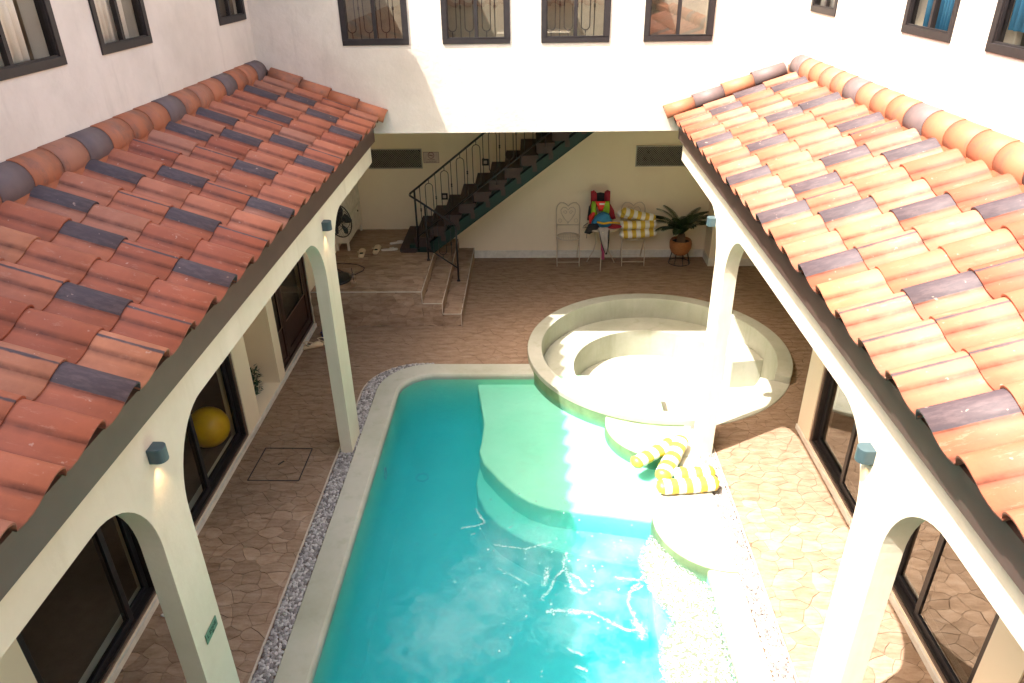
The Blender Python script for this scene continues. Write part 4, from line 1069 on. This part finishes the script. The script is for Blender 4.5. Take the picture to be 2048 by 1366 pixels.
# ------------------------------------------------------------------ furniture in the recess
def circ(x, y, z, r, n=20, a0=0): return [(x + r * math.cos(R(a0 + 360 * i / n)), y + r * math.sin(R(a0 + 360 * i / n)), z) for i in range(n)]
def chair(x, y, label):
    t = thing('bistro_chair', label, 'chair', (x, y, 0), 'bistro chairs against the back wall')
    mb = MB(); mb.tube(circ(0, .02, .45, .185, 24), .009, 6, closed=True)
    sf = mb.build('seat', M_iron, t)
    mb = MB()
    for i in range(-4, 5):
        h = math.sqrt(max(0, .178 ** 2 - (i * .038) ** 2)); mb.tube([(i * .038, .02 - h, .45), (i * .038, .02 + h, .45)], .0028, 5)
    for i in range(-2, 3):
        h = math.sqrt(max(0, .178 ** 2 - (i * .07) ** 2)); mb.tube([(-h, .02 + i * .07, .452), (h, .02 + i * .07, .452)], .0028, 5)
    mb.build('seat_mesh', M_iron, t)
    for s in (-1, 1):
        MB().tube([(s * .18, -.16, 0), (s * .185, -.10, .25), (s * .185, .10, .45), (s * .185, .16, .62)], .008, 6).build('leg', M_iron, t)
        MB().tube([(s * .165, .24, 0), (s * .17, .10, .22), (s * .17, -.08, .44)], .008, 6).build('leg', M_iron, t)
    MB().tube([(-.18, -.145, .07), (.18, -.145, .07)], .006, 6).tube([(-.166, .23, .05), (.166, .23, .05)], .006, 6).build('stretcher', M_iron, t)
    Y = lambda z: .16 + (z - .62) * .15
    out = [(s_, z_) for s_, z_ in ((-.185, .56), (-.19, .70), (-.19, .85), (-.175, .91), (-.13, .955), (-.08, .955), (-.03, .93), (0, .90))]
    pts = out + [(-a, b) for a, b in out[::-1][1:]]
    mb = MB(); mb.tube([(a, Y(b), b) for a, b in pts], .008, 6); mb.tube([(-.187, Y(.6), .60), (.187, Y(.6), .60)], .007, 6); mb.build('back_frame', M_iron, t)
    hp = [(0, .63)] + [(.06, .70), (.11, .78), (.12, .84), (.08, .885), (.03, .875), (0, .84)]
    hp = hp + [(-a, b) for a, b in hp[::-1][1:-1]]
    mb = MB(); mb.tube([(a, Y(b), b) for a, b in hp], .005, 6, closed=True)
    for s in (-1, 1):
        sp = [(s * (.045 + (.035 - .006 * i / 2) * math.cos(R(i * 45))), .80 + (.035 - .003 * i) * math.sin(R(i * 45))) for i in range(9)]
        mb.tube([(a, Y(b), b) for a, b in sp], .004, 5)
        sp = [(s * (.13 + .03 * math.cos(R(i * 45))), .67 + .03 * math.sin(R(i * 45))) for i in range(8)]
        mb.tube([(a, Y(b), b) for a, b in sp], .004, 5, closed=True)
    mb.tube([(0, Y(.60), .60), (0, Y(.66), .66)], .005, 5)
    mb.build('back_scroll', M_iron, t)
    return t
chair(.56, 11.28, 'empty cream iron bistro chair with heart shaped back left of the table')
chair(1.61, 11.28, 'cream iron bistro chair holding the yellow striped floats')
tb = thing('bistro_table', 'round cream iron bistro table covered with life vests', 'table', (1.09, 11.17, 0))
MB().lathe([(0, .665), (.265, .665), (.272, .672), (.265, .680), (0, .680)], (0, 0, 0), 28).build('tabletop', M_iron, tb)
MB().tube(circ(0, 0, .66, .268, 28), .009, 6, closed=True).build('rim', M_iron, tb)
for a in (265, 25, 145):
    c, s = math.cos(R(a)), math.sin(R(a))
    MB().tube([(c * r_, s * r_, z_) for r_, z_ in ((.22, .66), (.12, .50), (.10, .38), (.14, .22), (.22, .08), (.26, 0))], .009, 7).build('leg', M_iron, tb)
def puffy(mb, poly, y, th, m=0, ins=.82, tilt=0.0):
    """puffy panel: outline in x,z, front towards -y"""
    cx = sum(p[0] for p in poly) / len(poly); cz = sum(p[1] for p in poly) / len(poly); n = len(poly)
    Y = lambda z, d: y + tilt * (z - cz) + d
    vs = []
    for s, d in ((1, .004), (1.0, -.004), (.97, -th * .55), (ins, -th * .92), (.4, -th)):
        vs += [(cx + (p[0] - cx) * s, Y(cz + (p[1] - cz) * s, d), cz + (p[1] - cz) * s) for p in poly]
    fs = [(k * n + i, k * n + (i + 1) % n, (k + 1) * n + (i + 1) % n, (k + 1) * n + i) for k in range(4) for i in range(n)]
    fs += [tuple(range(n)), tuple(4 * n + i for i in range(n))]
    mb.add(vs, fs, m, True)
def dens(poly, k=3):
    out = []; n = len(poly)
    for i in range(n):
        a, b = poly[i], poly[(i + 1) % n]
        for j in range(k): out.append((a[0] + (b[0] - a[0]) * j / k, a[1] + (b[1] - a[1]) * j / k))
    return out
v1 = thing('life_vest', 'dark red and black life vest propped upright on the table', 'life vest', (1.09, 11.33, .68))
def P(t, pts): return [(a - t.location.x, b - t.location.z) for a, b in pts]
mb = MB(); puffy(mb, dens(P(v1, [(.96, .98), (1.15, .98), (1.15, 1.15), (1.06, 1.165), (.97, 1.15)])), .02, .03); mb.build('back_panel', M_blackf, v1)
mb = MB(); puffy(mb, dens(P(v1, [(.90, .74), (.98, .72), (1.01, .98), (1.0, 1.16), (.955, 1.21), (.905, 1.19), (.91, 1.0), (.88, .9)])), 0, .05); mb.build('shoulder_panel', M_red, v1)
mb = MB(); puffy(mb, dens(P(v1, [(1.12, .98), (1.12, 1.18), (1.16, 1.21), (1.21, 1.19), (1.21, 1.0), (1.28, .88), (1.32, .74), (1.24, .72), (1.19, .84)])), 0, .05); mb.build('shoulder_panel', M_red, v1)
mb = MB(); puffy(mb, dens(P(v1, [(.86, .72), (.93, .70), (.93, .98), (.88, .95)])), -.01, .04); mb.build('side_panel', M_blackf, v1)
v2 = thing('life_vest', 'lime green and bright red life vest in front of the dark red one', 'life vest', (1.09, 11.22, .68))
mb = MB(); puffy(mb, dens(P(v2, [(.91, .80), (1.02, .82), (.985, .95), (.985, 1.06), (.92, 1.06), (.905, .95)])), 0, .05); mb.build('shoulder_panel', M_lime, v2)
mb = MB(); puffy(mb, dens(P(v2, [(1.05, .84), (1.19, .82), (1.20, .95), (1.19, 1.06), (1.11, 1.06), (1.10, .96)])), 0, .05); mb.build('shoulder_panel', M_lime, v2)
mb = MB(); puffy(mb, dens(P(v2, [(1.03, .92), (1.09, .92), (1.13, 1.07), (.965, 1.07)])), -.03, .04); mb.build('chest_patch', M_redb, v2)
mb = MB(); puffy(mb, dens(P(v2, [(.885, .70), (.92, .69), (.98, .90), (.93, .91), (.875, .82)])), -.02, .045); mb.build('side_panel', M_redb, v2)
mb = MB(); mb.box(-.06, .02, -.075, -.072, .345, .372); mb.build('label_patch', M_vwhite, v2)
v3 = thing('life_vest', 'blue life vest with yellow strap slumped on the table front', 'life vest', (1.09, 11.10, .68))
mb = MB(); puffy(mb, dens(P(v3, [(.90, .69), (1.20, .69), (1.24, .78), (1.18, .90), (1.10, .93), (1.03, .91), (.97, .86), (.92, .78)])), 0, .11); mb.build('front_panel', M_bluef, v3)
mb = MB(); mb.tube([(-.10, -.115, .12), (0, -.13, .10), (.10, -.115, .11), (.18, -.06, .09), (.27, 0, .06)], [.016, .018, .016, .013, .012], 8); mb.build('strap', M_orange, v3)
mb = MB(); puffy(mb, dens(P(v3, [(.80, .62), (.88, .60), (1.04, .70), (1.0, .78), (.86, .76)])), -.09, .05); mb.build('flap', M_blackf, v3)
mb = MB(); mb.tube([(-.24, -.10, .10), (-.30, -.10, .06), (-.32, -.10, .02), (-.24, -.1, .03)], .005, 5); mb.tube([(-.25, -.12, .02), (-.255, -.13, -.14)], .004, 5); mb.build('cord', M_blackf, v3)
tw = thing('towel', 'grey towel with black edge hanging over the table front', 'towel', (1.10, 10.89, .30))
def drape(mb, pts, wds, y, m=0):
    vs = []
    for (x, z), w_ in zip(pts, wds):
        for i in range(7):
            a = -1 + i / 3; vs.append((x + a * w_, y + .012 * math.sin(a * 5 + z * 9), z))
    mb.add(vs, [(r * 7 + i, r * 7 + i + 1, (r + 1) * 7 + i + 1, (r + 1) * 7 + i) for r in range(len(pts) - 1) for i in range(6)], m, True)
mb = MB(); drape(mb, [(-.02, .44), (.0, .38), (.01, .25), (.03, .12), (.04, .02)], [.08, .075, .06, .04, .015], 0); o = mb.build('cloth', M_grey, tw); o.modifiers.new('s', 'SOLIDIFY').thickness = .008
mb = MB(); mb.tube([(.075, .0, .40), (.075, -.005, .25), (.07, 0, .12), (.05, 0, .0)], .010, 6); mb.tube([(-.08, 0, .40), (-.05, -.005, .25), (-.01, 0, .12), (.04, 0, .0)], .008, 6); mb.build('edging', M_blackf, tw)
o = MB(); drape(o, [(1.10, .60), (1.10, .40), (1.11, .15)], [.03, .028, .025], 11.05); o = o.build('pink_cloth', M_pink); o.modifiers.new('s', 'SOLIDIFY').thickness = .008
tag(o, 'narrow pink cloth hanging under the grey towel below the table', 'cloth')
o = MB().ell((1.26, 11.05, .705), (.13, .09, .025), 14, 8).build('folded_cloth', M_red); tag(o, 'crumpled dark red cloth on the right edge of the table', 'cloth')

def float_tube(a, b, r, parent, stripes=9, flat=.8, off=0):
    """inflated striped tube from a to b (in parent's frame)"""
    a = Vector(a); b = Vector(b); d = (b - a); L = d.length; d.normalize()
    up = Vector((0, 0, 1)); sd = d.cross(up).normalized(); up = sd.cross(d)
    n = 16; K = stripes * 3; mb = MB(); prof = []
    for i in range(K + 1):
        t = i / K; e = min(t, 1 - t) * L
        q = 1 - max(0, 1 - e / (r * .9)) ** 2.2
        pinch = 1 - .05 * (1 if i % 3 == 0 else 0)
        prof.append((t, r * max(.06, math.sqrt(max(q, 0))) * pinch * (1 + .035 * math.sin(i * 2.1 + r * 300))))
    vs = []
    for t, rr in prof:
        for k in range(n):
            an = 2 * math.pi * k / n; vs.append(a + d * L * t + sd * rr * math.cos(an) * (1 + .03 * math.sin(3 * an + t * 17)) + up * (rr * flat * math.sin(an) - .02 * L * math.sin(t * 3.14)))
    for i in range(K):
        mb.add([vs[j * n + k] for j in (i, i + 1) for k in range(n)], [(k, (k + 1) % n, n + (k + 1) % n, n + k) for k in range(n)], ((i // 3) + off) % 2, True)
    mb.f.append(list(range(n))[::-1]); mb.m.append(0); mb.sm.append(False)
    o = mb.build('inflated_tube', [M_yellow, M_vwhite], parent); return o
def pfloat(label, tubes, name='pool_float', loc=(0, 0, 0), group=None):
    t = thing(name, label, 'pool float', loc, group)
    for a, b, r, k, off in tubes:
        float_tube(Vector(a) - Vector(loc), Vector(b) - Vector(loc), r, t, k, off=off)
    return t
G = 'yellow and white striped inflatable floats'
pfloat('yellow striped float stacked lowest on the right bistro chair', [((1.36, 11.15, .535), (1.97, 11.17, .57), .085, 9, 1), ((1.35, 11.17, .685), (1.97, 11.20, .70), .085, 9, 1)], loc=(1.65, 11.2, .45), group=G)
pfloat('yellow striped float lying aslant on top of the chair pile', [((1.39, 11.24, .90), (1.95, 11.26, .755), .085, 9, 0), ((1.33, 11.33, .83), (1.62, 11.33, .76), .07, 5, 1)], loc=(1.62, 11.3, .77), group=G)
pfloat('yellow striped float slanting over the entry step of the pool', [((1.21, 5.56, .12), (1.53, 6.22, .12), .085, 9, 0), ((.97, 5.80, .10), (1.46, 6.20, .11), .075, 8, 0)], loc=(1.3, 5.9, .02), group=G)
pfloat('yellow striped float lying across the coping beside the sunning disc', [((1.15, 5.46, .10), (1.76, 5.53, .10), .085, 9, 0), ((1.34, 5.66, .09), (1.76, 5.70, .09), .08, 6, 1)], loc=(1.45, 5.6, .03), group=G)

# potted sago palm
pp = thing('potted_palm', 'sago palm in a round wicker pot on a black wire stand', 'potted plant', (2.38, 11.28 - .02, 0))
MB().tube(circ(0, 0, .012, .175, 24), .006, 6, closed=True).tube(circ(0, 0, .20, .13, 24), .006, 6, closed=True).build('stand_ring', M_black, pp)
for i in range(8):
    a = R(i * 45 + 10); MB().tube([(.175 * math.cos(a), .175 * math.sin(a), .012), (.13 * math.cos(a), .13 * math.sin(a), .20), (.15 * math.cos(a), .15 * math.sin(a), .26)], .005, 5).build('stand_leg', M_black, pp)
MB().lathe([(0, .155), (.10, .16), (.145, .20), (.172, .27), (.178, .34), (.17, .39), (.16, .405), (.15, .40), (.15, .35), (0, .35)], (0, 0, 0), 28).build('pot', M_wick, pp)
MB().lathe([(0, .375), (.152, .36)], (0, 0, 0), 20).build('soil', M_soil, pp)
MB().lathe([(.0, .52), (.05, .50), (.07, .44), (.075, .35)], (0, 0, 0), 12).build('trunk', M_trunk, pp)
rl = random.Random(12)
for i in range(26):
    a = R(i * 360 / 26 + rl.uniform(-8, 8)); el = R(rl.choice([50, 62, 72, 80]) + rl.uniform(-5, 5)); L = rl.uniform(.50, .62)
    if abs(math.sin(a)) > .8 and math.sin(a) > 0: L *= .55
    mb = MB(); pts = []; p = Vector((.02 * math.cos(a), .02 * math.sin(a), .50)); e = el; n = 16
    for k in range(n + 1):
        pts.append(p.copy()); dirv = Vector((math.cos(a) * math.cos(e), math.sin(a) * math.cos(e), math.sin(e))); p = p + dirv * (L / n); e -= R(4.3)
    mb.tube(pts, [.006 * (1 - k / (n + 2)) for k in range(n + 1)], 5)
    for k in range(4, n * 4):
        f = k / (n * 4); q = f * n; i0 = int(q); c = pts[i0].lerp(pts[min(i0 + 1, n)], q - i0)
        tg = (pts[min(i0 + 1, n)] - pts[i0]); tg = tg.normalized() if tg.length > 0 else Vector((0, 0, 1))
        sd = tg.cross(Vector((0, 0, 1))).normalized(); ln = .115 * math.sin(math.pi * min(1, f * .75 + .22)) ** .8
        for s in (-1, 1):
            d = (sd * s + tg * .75 + Vector((0, 0, .10))).normalized(); e2 = c + d * ln + Vector((0, 0, -.02)); wv = tg * .0038
            mb.add([c - wv, c + wv, c + d * ln * .6 + wv * .7, e2, c + d * ln * .6 - wv * .7], [(0, 1, 2, 3, 4)])
    mb.build('frond', M_leaf, pp, merge=False, recalc=False)

# ------------------------------------------------------------------ items on the platform
cb = thing('shoe_cabinet', 'tall narrow white shoe cabinet with black knobs against the left wall', 'cabinet', (-2.93, 11.0, .52))
MB().box(-.098, .098, -.47, .47, .12, .98).build('body', M_cabin, cb, bevel=.004)
MB().box(-.098, .115, -.49, .49, .981, 1.0).build('top', M_cabin, cb, bevel=.003)
for j, (z0, z1) in enumerate(((.14, .50), (.52, .96))):
    for a, b in ((-.46, -.005), (.005, .46)):
        d = MB().box(.099, .112, a, b, z0, z1).build('drawer_front', M_cabin, cb, bevel=.003)
        MB().lathe([(0, 0), (.012, 0), (.015, .012), (0, .016)], (0, 0, 0), 8).build('knob', M_black, d)
        k = d.children[0]; k.location = (.112, (a + b) / 2, z1 - .09); k.rotation_euler = (0, R(90), 0)
for x, y in ((.085, -.46), (.085, .46), (-.085, -.46), (-.085, .46)): MB().box(x - .015, x + .015, y - .02, y + .02, .001, .119).build('leg', M_cabin, cb)
fn = thing('pedestal_fan', 'black pedestal fan with round wire cage on the raised platform', 'fan', (-2.80, 9.42, .522))
MB().lathe([(0, 0), (.24, 0), (.24, .02), (.20, .035), (.04, .05), (0, .06)], (0, 0, 0), 32).build('base', M_black, fn)
MB().tube([(0, 0, .05), (0, 0, .82)], .015, 10).build('pole', M_black, fn)
hd = bpy.data.objects.new('fan_head', None); link(hd, fn); hd.location = (.18, 0, .86); hd.rotation_euler = (R(8), R(68), R(-14))
mb = MB(); mb.tube([(0, 0, -.22), (0, 0, -.04)], .06, 14); mb.build('motor', M_black, hd)
mb = MB()
for i in range(40):
    a = R(i * 9); c, s = math.cos(a), math.sin(a)
    mb.tube([(c * r_, s * r_, z_) for r_, z_ in ((.03, .075), (.12, .07), (.20, .04), (.225, 0), (.20, -.04), (.12, -.06), (.05, -.065))], .0018, 4)
for r_, z_ in ((.225, 0), (.12, .07), (.05, .074), (.12, -.06)): mb.tube(circ(0, 0, z_, r_, 28), .004 if r_ < .2 else .008, 6, closed=True)
mb.build('cage', M_black, hd)
mb = MB()
for i in range(5):
    a = i * 72; vs = []
    for rr, w0, w1 in ((.03, -20, 20), (.10, -24, 30), (.18, -14, 34), (.205, 0, 22)):
        vs += [(rr * math.cos(R(a + w0)), rr * math.sin(R(a + w0)), .022), (rr * math.cos(R(a + w1)), rr * math.sin(R(a + w1)), -.018)]
    mb.add(vs, [(0, 1, 3, 2), (2, 3, 5, 4), (4, 5, 7, 6)])
mb.lathe([(0, .05), (.03, .045), (.035, 0), (.035, -.03)], (0, 0, 0), 12); mb.build('blades', M_blackf, hd)
mb = MB(); P_ = [(-2.93, 9.98), (-2.82, 10.01), (-2.70, 9.99), (-2.56, 9.93), (-2.46, 9.83), (-2.46, 9.72), (-2.54, 9.59), (-2.60, 9.56)]
mb.tube([(a, b, .527) for a, b in P_], .006, 6)
P_ = [(-2.96, 9.92), (-2.86, 9.80), (-2.74, 9.68), (-2.66, 9.62)]; mb.tube([(a, b, .527) for a, b in P_], .006, 6)
o = mb.build('power_cord', M_blackf); tag(o, 'black fan cord looping over the platform floor', 'cord')
cu = thing('drink_cup', 'clear plastic cup with iced drink and black straw beside the fan base', 'cup', (-2.48, 9.20, .524))
MB().lathe([(0, 0), (.035, 0), (.043, .07)], (0, 0, 0), 18).build('drink', M_drink, cu)
MB().lathe([(.037, 0), (.048, .13), (.05, .135), (.048, .15), (.035, .185), (.012, .19)], (0, 0, 0), 18).build('cup', M_cup, cu)
MB().tube([(.01, 0, .03), (-.005, 0, .26)], .004, 6).build('straw', M_blackf, cu)
def clog(x, y, z, rz, label, mat=M_shoe, sc=1.0):
    t = thing('clog', label, 'shoe', (x, y, z), None, rz)
    mb = MB(); prof = [(-.13, .035, .02), (-.11, .045, .055), (-.05, .045, .05), (.0, .047, .06), (.06, .052, .085), (.10, .048, .075), (.135, .03, .04)]
    vs = []; n = 12
    for px, hw, h in prof:
        for k in range(n):
            a = 2 * math.pi * k / n; zz = math.sin(a); vs.append((px * sc, hw * math.cos(a) * sc, (h * .5 + h * .5 * (zz if zz > -.6 else -1)) * sc + .006))
    mb.add(vs, [(i * n + k, i * n + (k + 1) % n, (i + 1) * n + (k + 1) % n, (i + 1) * n + k) for i in range(len(prof) - 1) for k in range(n)] + [tuple(range(n)), tuple((len(prof) - 1) * n + k for k in range(n))], 0, True)
    mb.build('shell', mat, t)
    MB().ell((-.05 * sc, 0, .052 * sc), (.045 * sc, .028 * sc, .012 * sc), 12, 6).build('foot_opening', M_blackf, t)
    MB().tube([(.01 * sc, -.046 * sc, .055 * sc), (-.07 * sc, -.05 * sc, .085 * sc), (-.115 * sc, 0, .10 * sc), (-.07 * sc, .05 * sc, .085 * sc), (.01 * sc, .046 * sc, .055 * sc)], .007, 6).build('heel_strap', mat, t)
clog(-2.60, 10.33, .522, R(95), 'tan rubber clog nearest the shoe cabinet'); clog(-2.40, 10.48, .522, R(88), 'tan rubber clog beside the flip flops')
clog(-2.90, 8.36, .002, R(20), 'left cream clog on the floor by the brown door'); clog(-2.74, 8.47, .002, R(12), 'right cream clog half behind the far left pier')
clog(-2.83, 8.72, .002, R(100), 'navy topped shoe against the platform base', M_navy, .9)
def flip(x, y, rz, label):
    t = thing('flip_flop', label, 'flip flop', (x, y, .523), None, rz)
    pl = [(.13, .0), (.115, .035), (.06, .048), (0, .036), (-.06, .034), (-.115, .032), (-.13, .0), (-.115, -.032), (-.06, -.034), (0, -.036), (.06, -.045), (.115, -.032)]
    MB().prism(pl, fz, 0, .014).build('sole', M_flip, t, bevel=.003)
    MB().tube([(.085, 0, .014), (.06, .006, .035), (.0, .038, .02)], .005, 6).tube([(.085, 0, .014), (.06, -.006, .035), (.0, -.038, .02)], .005, 6).build('thong_strap', M_flip, t)
flip(-2.22, 10.55, R(10), 'nearer pale flip flop on the raised platform'); flip(-2.14, 10.85, R(22), 'farther pale flip flop on the raised platform')
# white stone by the walk
o = MB().ell((-2.92, 3.98, .012), (.022, .015, .012), 10, 6).build('loose_pebble', M_vwhite); tag(o, 'single white pebble lying on the left walkway', 'pebble')
